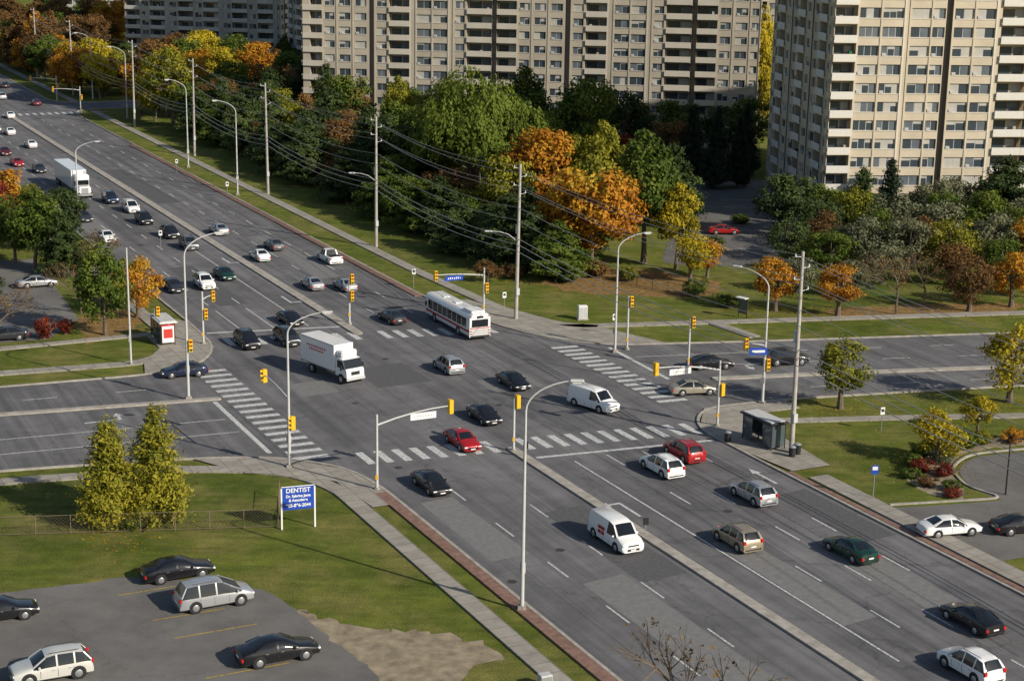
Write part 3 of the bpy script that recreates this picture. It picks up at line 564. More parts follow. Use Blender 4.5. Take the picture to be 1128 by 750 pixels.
simple('rust',(.2,.15,.11),.8,0,.2)
fence([(-70,114.5),(-38.4,119.1),(-17.8,121.9),(-18.6,128.6)],1.5,'rust','chain_link_fence')
fence([(14,211.5),(19.5,206.5),(27.8,196.8)],1.5,'trim','metal_fence',mesh=False)
mb=MB(); 
for s in(-1,1): mb.box(s*.6-.04,s*.6+.04,-.04,.04,0,2.4,'trim'); 
mb.box(-.6,.6,-.02,.02,.5,2.3,'shelter_glass'); mb.box(-.7,.7,-.6,.1,2.4,2.5,'white_panel'); mb.obj('notice_board',(27.3,193.9,0),-.8)
# ------------------------------------------------------------------ buildings
def facade(mb,O,ang,L,fl,fh,bays,wall,band,rail,z0=0,seed=1,wdk='recess'):
    rnd=random.Random(seed); rep=[]; x=0; i=0
    while x<L-.5:
        t,w=bays[i%len(bays)]; w=min(w,L-x)
        if L-x-w<.8: w=L-x
        rep.append((t,x,w)); x+=w; i+=1
    M=Matrix.Translation(O)@Matrix.Rotation(ang,4,'Z')
    def q(x0,x1,za,zb,d,mat): mb.raw([(x0,d,za),(x1,d,za),(x1,d,zb),(x0,d,zb)],[(0,1,2,3)],mat,M=M)
    def rev(x0,x1,za,zb,d0,d1,mat):
        mb.raw([(x0,d0,za),(x1,d0,za),(x1,d0,zb),(x0,d0,zb),(x0,d1,za),(x1,d1,za),(x1,d1,zb),(x0,d1,zb)],[(0,1,5,4),(1,2,6,5),(2,3,7,6),(3,0,4,7)],mat,M=M)
    for (t,x,w) in rep:
        for f in range(fl):
            z=z0+f*fh
            if t=='S': q(x,x+w,z,z+fh,0,wall); continue
            if t=='D': 
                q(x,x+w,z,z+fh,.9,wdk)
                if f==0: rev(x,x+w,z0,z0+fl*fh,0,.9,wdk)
                continue
            if t in('W','V'):
                ww=w*(.70 if t=='W' else .88); wa=x+(w-ww)/2; wb=wa+ww; za=z+(.95 if t=='W' else .8); zb=z+fh-.45
                q(x,wa,z,z+fh,0,wall); q(wb,x+w,z,z+fh,0,wall); q(wa,wb,z,za,0,wall); q(wa,wb,zb,z+fh,0,wall); rev(wa,wb,za,zb,0,.22,wall)
                n=2 if w<3.6 else 3
                for k in range(n):
                    a=wa+ww*k/n; b=wa+ww*(k+1)/n; r_=rnd.random(); m_='win_a' if r_<.5 else ('win_b' if r_<.78 else 'win_c')
                    if m_=='win_a' and rnd.random()<.5:
                        zc=zb-.05-rnd.uniform(.2,.8); q(a+.05,b-.05,zc,zb-.05,.2,'win_c'); q(a+.05,b-.05,za+.05,zc,.2,m_)
                    else: q(a+.05,b-.05,za+.05,zb-.05,.2,m_)
                    if k==0 and rnd.random()<.35: mb.box(a+.15,a+.75,-.1,.2,za+.06,za+.45,'frame',M)
                q(wa,wb,za,zb,.215,'frame'); mb.box(wa-.06,wb+.06,-.07,.0,za-.1,za,band,M)
            if t=='B':
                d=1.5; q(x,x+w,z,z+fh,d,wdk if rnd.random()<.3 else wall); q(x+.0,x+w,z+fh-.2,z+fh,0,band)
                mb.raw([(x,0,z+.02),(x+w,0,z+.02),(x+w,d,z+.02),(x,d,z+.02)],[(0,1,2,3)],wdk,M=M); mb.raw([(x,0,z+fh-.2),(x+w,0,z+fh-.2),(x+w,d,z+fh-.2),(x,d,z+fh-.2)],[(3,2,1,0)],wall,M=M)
                if f==0: 
                    for xx in(x,x+w): mb.raw([(xx,0,z0),(xx,0,z0+fl*fh),(xx,d,z0+fl*fh),(xx,d,z0)],[(0,1,2,3)],wall,M=M)
                q(x+.35,x+w*.55,z+.15,z+2.25,d-.04,'win_a'); q(x+w*.6,x+w-.3,z+.8,z+2.2,d-.04,'win_b' if rnd.random()<.6 else 'win_c')
                mb.box(x+.02,x+w-.02,-.32,-.0,z-.06,z+.12,band,M)
                mb.box(x+.02,x+w-.02,-.32,-.24,z+.12,z+1.08,rail,M)
                if rnd.random()<.45: xx=x+rnd.uniform(.5,w-.9); mb.box(xx,xx+.5,.3,.8,z+.04,z+rnd.uniform(.6,1.6),rnd.choice(['frame','trim','win_c','wood_pole','sign_green']),M)
        if t in('W','V','S') : mb.box(x-.12,x+.12,-.09,0,z0,z0+fl*fh,band if t=='S' else wall,M)
def building(name,p0,p1,depth,fl,fh,bays,sidebays,wall,band,rail,wdk,seed):
    mb=MB(); v=Vector(p1)-Vector(p0); L=v.length; ang=math.atan2(v.y,v.x); H=fl*fh
    facade(mb,Vector((p0[0],p0[1],0)),ang,L,fl,fh,bays,wall,band,rail,seed=seed,wdk=wdk)
    u=v.normalized(); nb=Vector((-u.y,u.x))
    q0=Vector(p0)+nb*depth; q1=Vector(p1)+nb*depth
    facade(mb,Vector((q0.x,q0.y,0)),ang-math.pi/2,depth,fl,fh,sidebays,wall,band,rail,seed=seed+1,wdk=wdk)
    facade(mb,Vector((p1[0],p1[1],0)),ang+math.pi/2,depth,fl,fh,sidebays,wall,band,rail,seed=seed+2,wdk=wdk)
    facade(mb,Vector((q1.x,q1.y,0)),ang+math.pi,L,fl,fh,bays,wall,band,rail,seed=seed+3,wdk=wdk)
    M=Matrix.Translation((p0[0],p0[1],0))@Matrix.Rotation(ang,4,'Z')
    mb.box(-.2,L+.2,-.2,depth+.2,H+.002,H+1.2,wall,M); mb.box(L*.4,L*.6,depth*.3,depth*.7,H+1.2,H+5,wall,M); mb.box(1.6,L-1.6,1.7,depth-1.7,.1,H,'roofing',M)
    return mb.obj(name)
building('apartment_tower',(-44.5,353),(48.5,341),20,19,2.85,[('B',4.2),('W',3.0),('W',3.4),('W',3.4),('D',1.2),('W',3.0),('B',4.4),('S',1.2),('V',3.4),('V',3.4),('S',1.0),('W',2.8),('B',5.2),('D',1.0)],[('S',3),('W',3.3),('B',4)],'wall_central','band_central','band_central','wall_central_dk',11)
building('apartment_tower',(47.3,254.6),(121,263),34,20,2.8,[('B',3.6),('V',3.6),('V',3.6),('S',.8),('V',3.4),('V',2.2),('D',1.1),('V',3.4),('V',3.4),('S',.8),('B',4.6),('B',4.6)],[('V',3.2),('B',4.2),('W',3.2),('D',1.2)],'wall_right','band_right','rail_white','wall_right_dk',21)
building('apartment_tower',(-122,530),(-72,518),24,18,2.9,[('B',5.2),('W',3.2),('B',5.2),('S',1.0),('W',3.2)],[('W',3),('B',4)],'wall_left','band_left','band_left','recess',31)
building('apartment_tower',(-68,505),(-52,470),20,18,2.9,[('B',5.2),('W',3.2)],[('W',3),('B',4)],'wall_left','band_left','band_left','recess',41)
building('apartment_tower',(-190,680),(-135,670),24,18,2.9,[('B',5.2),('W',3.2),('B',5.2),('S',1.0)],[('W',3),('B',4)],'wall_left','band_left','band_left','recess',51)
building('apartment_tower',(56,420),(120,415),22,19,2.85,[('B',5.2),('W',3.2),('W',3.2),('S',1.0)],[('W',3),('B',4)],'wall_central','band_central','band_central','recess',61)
# ------------------------------------------------------------------ vegetation
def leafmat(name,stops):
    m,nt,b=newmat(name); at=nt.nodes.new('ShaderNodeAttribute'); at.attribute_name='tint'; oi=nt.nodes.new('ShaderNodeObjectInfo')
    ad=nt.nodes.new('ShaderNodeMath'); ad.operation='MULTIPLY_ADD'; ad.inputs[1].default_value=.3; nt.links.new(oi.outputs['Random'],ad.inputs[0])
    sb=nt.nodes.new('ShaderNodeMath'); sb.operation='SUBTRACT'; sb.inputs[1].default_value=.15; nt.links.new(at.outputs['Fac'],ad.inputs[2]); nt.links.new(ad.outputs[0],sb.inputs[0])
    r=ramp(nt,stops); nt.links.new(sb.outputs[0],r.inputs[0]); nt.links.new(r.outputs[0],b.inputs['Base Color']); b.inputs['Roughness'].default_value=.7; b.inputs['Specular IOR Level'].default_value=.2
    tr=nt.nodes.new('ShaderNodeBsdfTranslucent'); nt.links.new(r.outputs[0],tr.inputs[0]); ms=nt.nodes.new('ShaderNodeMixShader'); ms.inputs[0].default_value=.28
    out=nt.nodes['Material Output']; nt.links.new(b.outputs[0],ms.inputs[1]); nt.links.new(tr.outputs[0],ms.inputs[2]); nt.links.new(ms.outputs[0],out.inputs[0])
leafmat('lf_green',[(0,(.040,.065,.010)),(.5,(.09,.135,.018)),(1,(.18,.21,.03))])
leafmat('lf_willow',[(0,(.055,.080,.010)),(.5,(.115,.155,.018)),(1,(.19,.225,.03))])
leafmat('lf_pine',[(0,(.026,.045,.014)),(.5,(.058,.088,.026)),(1,(.12,.155,.042))])
leafmat('lf_spruce',[(0,(.016,.03,.016)),(1,(.055,.08,.04))])
leafmat('lf_olive',[(0,(.08,.09,.045)),(.5,(.16,.17,.09)),(1,(.27,.27,.16))])
leafmat('lf_orange',[(0,(.17,.060,.010)),(.35,(.42,.17,.016)),(.7,(.58,.30,.025)),(1,(.38,.32,.035))])
leafmat('lf_yellow',[(0,(.15,.14,.014)),(.5,(.45,.35,.020)),(1,(.64,.50,.035))])
leafmat('lf_ylgreen',[(0,(.09,.105,.013)),(.5,(.22,.22,.022)),(1,(.40,.34,.03))])
leafmat('lf_red',[(0,(.08,.014,.010)),(.5,(.20,.032,.018)),(1,(.33,.08,.025))])
leafmat('lf_brown',[(0,(.075,.045,.018)),(.5,(.17,.09,.032)),(1,(.30,.17,.05))])
def leaves(cent,outd,size,aspect=1.6,updir=.3,rnd=.9,rng=None,vert=False):
    n=len(cent); nr=outd+rng.normal(size=(n,3))*rnd+np.array([0,0,updir]); nr/=np.linalg.norm(nr,axis=1)[:,None]
    t=rng.normal(size=(n,3)) 
    if vert: t=t*.25+np.array([0,0,1.])
    t-=nr*(t*nr).sum(1)[:,None]; t/=np.linalg.norm(t,axis=1)[:,None]+1e-9; bb=np.cross(nr,t)
    s=size*rng.uniform(.6,1.3,size=n)[:,None]
    return np.stack([cent-t*s*.5*aspect,cent+bb*s*.42-t*s*.1,cent+t*s*.5*aspect,cent-bb*s*.42+t*s*.1],1).reshape(-1,3)
def treemesh(name,mb,V,tint,leafm):
    nb=len(mb.v); mb.k('bark'); me=bpy.data.meshes.new(name)
    nq=len(V)//4; vs=mb.v+[tuple(p) for p in V.tolist()]; fs=mb.f+[(nb+4*i,nb+4*i+1,nb+4*i+2,nb+4*i+3) for i in range(nq)]
    me.from_pydata(vs,[],fs); me.materials.append(MATS['bark']); me.materials.append(MATS[leafm])
    me.polygons.foreach_set('material_index',[0]*len(mb.f)+[1]*nq)
    at=me.attributes.new('tint','FLOAT','FACE'); at.data.foreach_set('value',[.5]*len(mb.f)+[float(x) for x in tint]); me.update(); return me
def limbs(mb,h,base,cents,rng,tr=.22,k=14):
    top=h*(base+.55*(1-base)); lean=rng.normal(size=2)*.3
    pts=[(lean[0]*t*t*1.5,lean[1]*t*t*1.5,top*t) for t in (0,.15,.4,.7,1)]
    mb.tube(pts,[tr*1.35,tr,tr*.8,tr*.55,tr*.3],'bark',8)
    idx=rng.choice(len(cents),min(k,len(cents)),replace=False)
    for i in idx:
        c=cents[i]; t=rng.uniform(.35,.95); s=np.array([lean[0]*t*t*1.5,lean[1]*t*t*1.5,top*t]); m_=(s+c)/2+np.array([0,0,-.25]); mb.tube([tuple(s),tuple(m_),tuple(c)],[tr*.38,tr*.22,tr*.08],'bark',5)
def decid(seed,h=10,w=8,base=.18,ncl=70,per=95,leaf=.28,shape='round',sparse=1.0):
    rng=np.random.default_rng(seed); cents=[]; rad=[]
    lobes=rng.normal(size=(6,3)); lobes/=np.linalg.norm(lobes,axis=1)[:,None]; la=rng.uniform(-.25,.25,6)
    cz=h*(base+(1-base)*.5); rz=h*(1-base)*.5
    for i in range(ncl):
        d=rng.normal(size=3); d/=np.linalg.norm(d); r=rng.uniform(.25,1)**.45
        k=1+sum(la[j]*max(0,d@lobes[j])**2*1.6 for j in range(6))
        zz=d[2]; wz=1.0
        if shape=='oval': wz=1-.35*max(0,zz)
        c=np.array([d[0]*w*.5*wz,d[1]*w*.5*wz,zz*rz])*r*k*.86; c[2]+=cz; cents.append(c); rad.append(rng.uniform(.09,.17)*w)
    cents=np.array(cents); rad=np.array(rad)
    mb=MB(); limbs(mb,h,base,cents,rng)
    C=[];O=[];T=[]
    for c,r in zip(cents,rad):
        n=int(per*sparse*rng.uniform(.6,1.3)); d=rng.normal(size=(n,3)); d/=np.linalg.norm(d,axis=1)[:,None]; rr=rng.uniform(.2,1.15,size=n)**.6
        P=c+d*(rr*r)[:,None]*np.array([1,1,.75]); C.append(P); o=d*.8+(P-np.array([0,0,cz]))/w*1.1; O.append(o)
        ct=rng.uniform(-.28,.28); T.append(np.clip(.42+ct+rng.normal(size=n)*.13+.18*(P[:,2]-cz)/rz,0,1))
    C=np.concatenate(C);O=np.concatenate(O);T=np.concatenate(T)
    return mb,leaves(C,O,leaf,1.5,rng=rng,rnd=.55),T
def conifer(seed,h=11,w=6,base=.06,leaf=.24,layers=17,power=.8,irregular=.25):
    rng=np.random.default_rng(seed); C=[];O=[];T=[];mb=MB(); mb.tube([(0,0,0),(0,0,h*.5),(0,0,h*.97)],[.22,.13,.03],'bark',7)
    for l in range(layers):
        t=(l+.5)/layers; z0=h*(base+(1-base)*t); r=w/2*(1-t)**power*(.75+.35*math.sin(min(1,t*6)*1.57)); nb=max(4,int(5+9*(1-t)))
        for b in range(nb):
            az=rng.uniform(0,6.283); L=max(.25,r*rng.uniform(1-irregular*1.6,1+irregular)); dz=rng.uniform(-.3,.5)
            e=np.array([math.cos(az)*L,math.sin(az)*L,z0+dz+.10*L]); s=np.array([0,0,z0+dz-.1])
            if L>.8: mb.cyl(tuple(s),tuple(e*.98+s*.02),.05,.015,'bark',4,False)
            n=int(20+34*L); u=rng.uniform(.25,1.05,size=n)[:,None]; P=s+(e-s)*u+rng.normal(size=(n,3))*np.array([.26,.26,.20])*(.6+.35*L/ (w/2)+.3)
            C.append(P); d=P-np.array([0,0,z0-1.2]); d/=np.linalg.norm(d,axis=1)[:,None]+1e-6; O.append(d)
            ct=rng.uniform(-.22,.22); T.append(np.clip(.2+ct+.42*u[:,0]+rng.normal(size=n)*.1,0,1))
    C=np.concatenate(C);O=np.concatenate(O);T=np.concatenate(T); return mb,leaves(C,O,leaf,2.2,rng=rng,rnd=.6),T
def willow(seed,h=21,w=20):
    rng=np.random.default_rng(seed); C=[];O=[];T=[];mb=MB(); heads=[]
    for i in range(95):
        d=rng.normal(size=3); d[2]=abs(d[2])*.9+.02; d/=np.linalg.norm(d); r=rng.uniform(.55,.97); heads.append((np.array([d[0]*w*.45*r,d[1]*w*.45*r,h*.40+d[2]*h*.53*r]),rng.uniform(1.3,2.5)))
    for c,r in heads:
        ct=rng.uniform(-.16,.16)
        for s in range(34):
            d=rng.normal(size=3); d[2]=abs(d[2])*.7; d/=np.linalg.norm(d); p=c+d*np.array([r,r,r*.75]); L=rng.uniform(1.2,3.6)*(p[2]/h+.3); n=int(L*4.2)+2
            zz=np.sort(rng.uniform(0,L,size=n)); out=p-np.array([0,0,p[2]]); on=out/(np.linalg.norm(out)+1e-6)
            P=p+on*(np.minimum(zz,1.2)*.3)[:,None]+np.stack([rng.normal(size=n)*.18,rng.normal(size=n)*.18,-zz],1); P[:,2]=np.maximum(P[:,2],.8)
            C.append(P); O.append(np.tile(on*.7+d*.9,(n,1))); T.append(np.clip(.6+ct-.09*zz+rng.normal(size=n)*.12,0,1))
    limbs(mb,h*.8,.15,np.array([c for c,_ in heads]),rng,.6,20)
    C=np.concatenate(C);O=np.concatenate(O);T=np.concatenate(T); return mb,leaves(C,O,.31,1.7,rng=rng,rnd=.55,vert=True),T
def bare(seed,h=7,leafn=500):
    rng=np.random.default_rng(seed); mb=MB(); tips=[]
    def br(p,d,L,r,dep):
        q=p+d*L; mb.cyl(tuple(p),tuple(q),r,r*.65,'bark',5 if dep<2 else 3,False); tips.append(q)
        if dep>=5: return
        for k in range(3 if dep<4 else 2):
            nd=d+rng.normal(size=3)*.42+np.array([0,0,.08]); nd/=np.linalg.norm(nd); br(q if k else p+d*L*.75,nd,L*rng.uniform(.62,.82),r*.6,dep+1)
    br(np.zeros(3),np.array([0,0,1.]),h*.27,.12,0); tips=np.array(tips); zm=tips[:,2].max(); k=h/zm
    mb.v=[(a*k,b*k,c*k) for a,b,c in mb.v]; tips=tips*k; tips=tips[tips[:,2]>h*.35]
    I=rng.integers(0,len(tips),leafn); P=tips[I]+rng.normal(size=(leafn,3))*.15; return mb,leaves(P,rng.normal(size=(leafn,3)),.15,1.5,rng=rng),rng.uniform(0,1,leafn)
PR={}
def mk_(k,fn,lm_,**kw): mb,V,T=fn(**kw); PR.setdefault(k,[]).append(treemesh(k,mb,V,T,lm_))
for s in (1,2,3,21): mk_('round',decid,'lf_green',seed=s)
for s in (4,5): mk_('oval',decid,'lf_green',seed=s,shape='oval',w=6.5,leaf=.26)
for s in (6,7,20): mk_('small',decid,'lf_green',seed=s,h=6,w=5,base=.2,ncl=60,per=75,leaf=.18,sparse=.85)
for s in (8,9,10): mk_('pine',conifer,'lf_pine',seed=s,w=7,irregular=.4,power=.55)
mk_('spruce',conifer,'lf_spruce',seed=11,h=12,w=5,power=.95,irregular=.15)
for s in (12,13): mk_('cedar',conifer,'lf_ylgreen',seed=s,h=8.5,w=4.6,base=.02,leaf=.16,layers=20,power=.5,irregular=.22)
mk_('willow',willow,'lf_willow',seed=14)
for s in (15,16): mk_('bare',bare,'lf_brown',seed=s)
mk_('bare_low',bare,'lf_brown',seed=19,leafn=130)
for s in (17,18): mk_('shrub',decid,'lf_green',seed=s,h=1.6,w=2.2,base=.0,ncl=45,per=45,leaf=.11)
DIM={'round':(10,8),'oval':(10,6.5),'small':(6,5),'pine':(11,7),'spruce':(12,5),'cedar':(8.5,4.6),'willow':(21,20),'bare':(7,6),'bare_low':(7,6),'shrub':(1.6,2.2)}
def tree(k,x,y,h,w,leafm=None,name='tree',parent=None,idx=None):
    me=random.choice(PR[k]) if idx is None else PR[k][idx]; H,W=DIM[k]; o=inst(name,me,(x,y,-.05),random.uniform(0,6.28),(w/W,w/W*random.uniform(.92,1.08),h/H),parent)
    if leafm: o.material_slots[1].link='OBJECT'; o.material_slots[1].material=MATS[leafm]
    return o
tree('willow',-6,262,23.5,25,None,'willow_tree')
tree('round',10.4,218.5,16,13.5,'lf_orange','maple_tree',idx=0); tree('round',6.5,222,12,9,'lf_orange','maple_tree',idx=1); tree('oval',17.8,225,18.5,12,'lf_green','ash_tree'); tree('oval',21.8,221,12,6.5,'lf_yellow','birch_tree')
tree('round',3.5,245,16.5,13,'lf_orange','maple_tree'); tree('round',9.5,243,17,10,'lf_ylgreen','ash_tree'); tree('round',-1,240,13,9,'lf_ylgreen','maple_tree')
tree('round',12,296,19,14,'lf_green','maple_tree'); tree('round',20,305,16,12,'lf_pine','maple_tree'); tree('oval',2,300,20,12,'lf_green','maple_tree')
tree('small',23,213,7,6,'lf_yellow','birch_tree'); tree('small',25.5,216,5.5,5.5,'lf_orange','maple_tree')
rs=random.Random(5); placed=[]
def belt(a0,a1,b0,b1,n,kinds,mind=4.2):
    for _ in range(n*8):
        a=rs.uniform(a0,a1); b=rs.uniform(b0,b1)
        if 385<b<412: continue
        if any((a-p)**2+(b-q)**2<mind**2 for p,q in placed): continue
        x,y=R(a,b)
        if math.hypot(x+6,y-264)<11 or (math.hypot(x-10.8,y-218.5)<6.5) or (math.hypot(x-17.5,y-224.5)<5.5) or math.hypot(x-3.5,y-245)<6.5: continue
        placed.append((a,b)); k,h,w,l,nm=rs.choice(kinds); f=.72 if (abs(x+6+(y-262)*.02)<11 and y<262) else 1
        tree(k,x,y,h*rs.uniform(.75,1.15)*f,w*rs.uniform(.85,1.2),l,nm)
        n-=1
        if n<=0: break
PK=('pine',11,8.5,None,'pine_tree')
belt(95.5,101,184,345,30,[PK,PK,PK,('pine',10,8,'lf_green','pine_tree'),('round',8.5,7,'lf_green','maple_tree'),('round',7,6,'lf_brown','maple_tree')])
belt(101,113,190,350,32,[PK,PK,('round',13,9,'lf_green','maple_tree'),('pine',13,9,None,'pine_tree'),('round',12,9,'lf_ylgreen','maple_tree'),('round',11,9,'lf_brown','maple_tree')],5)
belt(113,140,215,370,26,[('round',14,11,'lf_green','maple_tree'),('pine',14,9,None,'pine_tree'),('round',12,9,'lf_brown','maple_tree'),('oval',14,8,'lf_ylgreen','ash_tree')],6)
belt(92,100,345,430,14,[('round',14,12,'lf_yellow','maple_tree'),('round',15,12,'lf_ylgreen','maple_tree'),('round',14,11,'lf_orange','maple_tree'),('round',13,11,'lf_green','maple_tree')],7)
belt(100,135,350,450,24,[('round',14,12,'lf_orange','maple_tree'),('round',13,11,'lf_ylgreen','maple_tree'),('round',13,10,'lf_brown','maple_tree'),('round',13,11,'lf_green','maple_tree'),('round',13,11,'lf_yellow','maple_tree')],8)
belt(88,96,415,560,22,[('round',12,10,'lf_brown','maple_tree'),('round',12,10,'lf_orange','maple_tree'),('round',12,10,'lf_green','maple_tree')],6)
for x,y,k,h,w,l,nm in ((31,297,'spruce',13,5,None,'spruce_tree'),(35,290,'spruce',14,5.5,None,'spruce_tree'),(39,292,'spruce',12,5,None,'spruce_tree'),(27,300,'round',12,11,'lf_brown','maple_tree'),(21,292,'round',10,9,'lf_red','maple_tree'),(30,318,'round',13,11,'lf_green','maple_tree'),(40,322,'round',12,10,'lf_pine','maple_tree'),
  (53,366,'oval',27,7,'lf_yellow','poplar_tree'),(51.5,360,'oval',24,7,'lf_yellow','poplar_tree'),(24,330,'round',11,9,'lf_brown','maple_tree'),(10,325,'round',12,10,'lf_green','maple_tree'),(-8,330,'round',12,10,'lf_brown','maple_tree'),(-20,334,'round',10,9,'lf_ylgreen','maple_tree'),(-32,338,'round',12,9,'lf_brown','maple_tree'),
  (42,305,'spruce',13,5.5,None,'spruce_tree'),(33,310,'spruce',12,5,None,'spruce_tree'),(45,330,'round',12,10,'lf_green','maple_tree'),
  (40.5,246.5,'round',10,10,'lf_pine','maple_tree'),(46,249,'round',8,8,'lf_green','maple_tree'),(56.5,250.5,'spruce',11,6,None,'spruce_tree'),(52,249,'pine',10,6,None,'pine_tree'),(73.1,248,'pine',12,11,None,'pine_tree'),(66,249,'round',9,8,'lf_olive','olive_tree'),(61,246,'round',9,8,'lf_olive','olive_tree'),
  (44,237,'small',8,8,'lf_pine','tree'),(49,240,'small',9,8,'lf_ylgreen','tree'),(54,236,'small',9,9,'lf_olive','olive_tree'),(60,233,'small',8.5,9,'lf_olive','olive_tree'),(67,238,'small',9.5,9,'lf_green','tree'),(73,236,'small',9,10,'lf_olive','olive_tree'),(79,240,'round',11,10,'lf_green','maple_tree'),(85,250,'pine',12,9,None,'pine_tree'),
  (47,224,'small',7.5,9,'lf_olive','olive_tree'),(53,222,'small',8,9,'lf_olive','olive_tree'),(42,219,'small',6.5,8,'lf_green','tree'),(59,222,'small',8,8,'lf_ylgreen','tree'),(65,226,'small',8,9,'lf_olive','olive_tree'),(71,224,'small',8,8,'lf_orange','maple_tree'),(76,228,'small',9,8,'lf_brown','tree'),(38,228,'small',6.5,7,'lf_pine','tree'),
  (43,230,'small',7,7,'lf_brown','tree'),(50,231,'small',7.5,8,'lf_green','tree'),(56,228,'small',7,8,'lf_brown','tree'),(62,240,'small',9,8,'lf_green','tree'),(70,230,'small',8,8,'lf_green','tree'),(48,214,'small',5.5,6.5,'lf_olive','olive_tree'),(57,214,'small',6,7,'lf_brown','tree'),(64,216,'small',6.5,7,'lf_green','tree'),(70,216,'small',6.5,7,'lf_olive','olive_tree'),
  (31.7,197.5,'small',7.2,6.4,'lf_orange','maple_tree'),(39,196,'small',6.8,6.6,'lf_orange','maple_tree'),(46.2,197,'bare',7.5,7,None,'bare_tree'),(55.6,199.3,'small',7.2,6.8,'lf_brown','maple_tree'),(50.5,201,'bare',7.5,7,None,'bare_tree'),(61.5,202,'small',7.5,7,'lf_orange','maple_tree'),(66,207,'small',7,6,'lf_yellow','maple_tree'),(43,206,'small',5,6,'lf_olive','tree'),(36,208,'small',5,6,'lf_olive','tree'),
  (32,156.7,'small',7.6,6.6,'lf_ylgreen','maple_tree'),(49.4,160,'small',8.6,8,'lf_yellow','maple_tree'),(37.3,140.2,'small',5.2,5,'lf_yellow','maple_tree'),(43.5,149.6,'small',4,3.6,'lf_yellow','maple_tree'),
  (-45.1,180.4,'oval',10.5,6.8,'lf_green','maple_tree'),(-43.3,188.8,'small',7.4,6,'lf_orange','maple_tree'),(-45.5,193,'small',6.5,5,'lf_ylgreen','maple_tree'),(-62,213,'oval',11,8,'lf_green','maple_tree'),(-57.5,211,'pine',8,6,None,'pine_tree'),(-66,218,'round',10,8,'lf_green','maple_tree'),(-61.2,226,'round',9,8,'lf_pine','maple_tree'),(-72,226,'round',10,8,'lf_red','maple_tree'),(-74,236,'round',10,9,'lf_orange','maple_tree'),(-80,244,'round',9,8,'lf_brown','maple_tree'),(-70,240,'round',7,6,'lf_ylgreen','maple_tree'),
  (-55,171,'bare',7.5,7,None,'bare_tree'),(-59,177,'bare',7,6,None,'bare_tree'),(-51.2,178.2,'shrub',2.6,2.6,'lf_red','burning_bush'),(-49.5,180.5,'shrub',1.9,2.2,'lf_red','burning_bush'),(-50.2,190,'bare',6.5,6,None,'bare_tree'),(-51,206,'bare',6.5,6,None,'bare_tree'),(-62,190,'small',6,6,'lf_pine','tree'),
  (-30.8,121.9,'cedar',8.2,4.6,None,'cedar_tree'),(-27.3,122.8,'cedar',8.9,5.0,None,'cedar_tree'),(9.8,83.5,'bare_low',9.4,7.5,None,'bare_tree'),(-3.3,211,'small',3,4,'lf_brown','shrub')):
    tree(k,x,y,h,w,l,nm)
for x,y,h,w,l in ((35.5,137.8,1.3,2.6,'lf_red'),(37.4,137.0,1.2,2.4,'lf_red'),(38.0,140.5,1.4,2.6,'lf_olive'),(39,143,1.4,3,'lf_olive'),(35.2,134.2,.9,2.2,'lf_brown'),(37,133.3,1.0,2.2,'lf_green'),(41,145,1.5,2.6,'lf_green'),(43,146,1.5,2.6,'lf_ylgreen'),(46,147,1.4,2.6,'lf_orange'),(48.5,147.6,1.4,2.6,'lf_red'),(36.8,131.6,.9,2,'lf_red'),(-28.9,121.2,1.2,2.5,'lf_green'),
   (35.2,139.6,1.2,2.4,'lf_green'),(36.8,142.3,1.3,2.6,'lf_green'),(38.6,144.6,1.4,2.6,'lf_brown'),(34.3,136.2,1.0,2.2,'lf_green'),
   (26,199,1.8,3,'lf_green'),(23,205,2.5,3.5,'lf_green'),(15,213,2,3.5,'lf_ylgreen'),(7,212,2,4,'lf_pine'),(0,214,2,4,'lf_brown'),(11,215,2.4,4,'lf_brown'),(29,238,1.6,3,'lf_green'),(35,256,1.6,4,'lf_green')):
    tree('shrub',x,y,h,w,l,'shrub')
mb=MB(); sheet(mb,jag([(33.5,136),(35,132),(37.5,131),(38.3,134),(38,139),(40.5,143.2),(44,145.2),(50,146.8),(50,148.6),(42,147.4),(36.5,143.5)],.12,.6),.008,'dirt'); mb.obj('flower_bed')
rng=np.random.default_rng(77); C=[]
for x,y,rad,n in ((10,214,10,1500),(32,157,5,350),(49,159,6,450),(37,140,4,250),(-44,186,6,500),(31,197,5,350),(39,196,5,350),(55,199,6,350),(61,202,6,300),(-29,121,5,300),(-16,240,8,200)):
    q=rng.normal(size=(n,2))*rad*.55; C.append(np.stack([x+q[:,0]-1,y+q[:,1],np.full(n,.04)],1))
C=np.concatenate(C); n=len(C); V=leaves(C,np.tile([0,0,1.],(n,1)),.15,1.3,rng=rng,rnd=.3); V[:,2]=np.maximum(V[:,2],.012)
me=treemesh('fallen_leaves',MB(),V,rng.uniform(.1,.9,n),'lf_orange'); inst('fallen_leaves',me,(0,0,0))
DT=bpy.data.objects.new('distant_trees',None); COL.objects.link(DT)
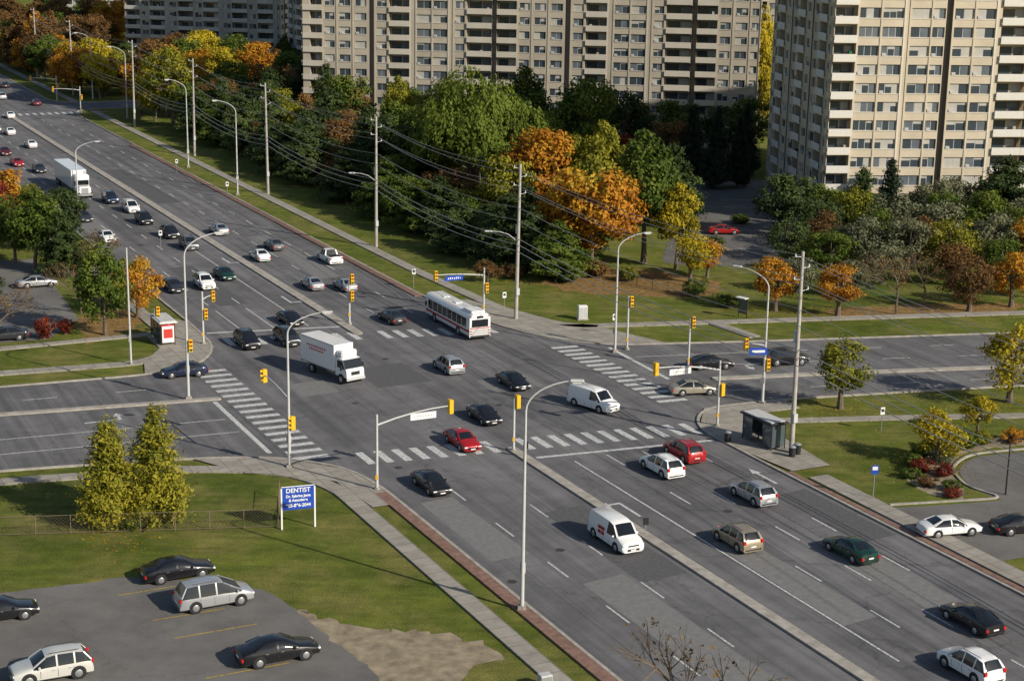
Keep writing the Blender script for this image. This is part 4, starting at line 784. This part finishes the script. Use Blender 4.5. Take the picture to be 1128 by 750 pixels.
def dist(x0,x1,y0,y1,n,cols,h=14):
    for _ in range(n):
        x=rs.uniform(x0,x1);y=rs.uniform(y0,y1); a,b=R_(x,y)
        if 40<a<88 or 387<b<410 or (x<-110 and y>640 and x>-200 and y<710): continue
        tree(rs.choice(['round','round','oval','pine']),x,y,h*rs.uniform(.75,1.2),h*.85*rs.uniform(.8,1.2),rs.choice(cols),'distant_tree',DT)
mixc=['lf_brown','lf_brown','lf_orange','lf_green','lf_green','lf_brown','lf_pine']
dist(-260,-125,440,660,85,mixc); dist(-125,-62,440,512,34,mixc,7.5); dist(-330,-60,560,950,110,mixc,13); dist(-160,-95,250,440,45,mixc,11); dist(-50,140,380,470,34,mixc,12); dist(60,160,300,380,14,mixc,12); dist(-60,300,480,900,50,mixc,15)
# ------------------------------------------------------------------ light, sky, camera
az=math.radians(-34); el=math.radians(29)
ts=Vector((math.cos(az)*math.cos(el),math.sin(az)*math.cos(el),math.sin(el)))
sl=bpy.data.lights.new('sun','SUN'); sl.energy=5.0; sl.angle=math.radians(.53); sl.color=(1,.925,.79)
so=bpy.data.objects.new('sun',sl); so.rotation_euler=ts.to_track_quat('Z','Y').to_euler(); COL.objects.link(so)
w=bpy.data.worlds.new('World'); bpy.context.scene.world=w; w.use_nodes=True; nt=w.node_tree
sk=nt.nodes.new('ShaderNodeTexSky'); sk.sky_type='NISHITA'; sk.sun_disc=False; sk.sun_elevation=el; sk.sun_rotation=math.radians(124)
nt.links.new(sk.outputs[0],nt.nodes['Background'].inputs[0]); nt.nodes['Background'].inputs[1].default_value=.09
p=math.radians(14.4); roll=math.radians(1.0)
fw=Vector((0,math.cos(p),-math.sin(p))); rt=Vector((1,0,0)); up=rt.cross(fw)
r2=rt*math.cos(roll)+up*math.sin(roll); u2=-rt*math.sin(roll)+up*math.cos(roll)
M=Matrix((r2,u2,-fw)).transposed().to_4x4(); M.translation=(0,0,46.5)
cd=bpy.data.cameras.new('camera'); cd.sensor_width=36; cd.lens=1850/1128*36; cd.clip_start=1; cd.clip_end=6000
co=bpy.data.objects.new('camera',cd); co.matrix_world=M; COL.objects.link(co)
sc=bpy.context.scene; sc.camera=co; sc.view_settings.view_transform='Standard'; sc.view_settings.look='None'; sc.view_settings.exposure=0
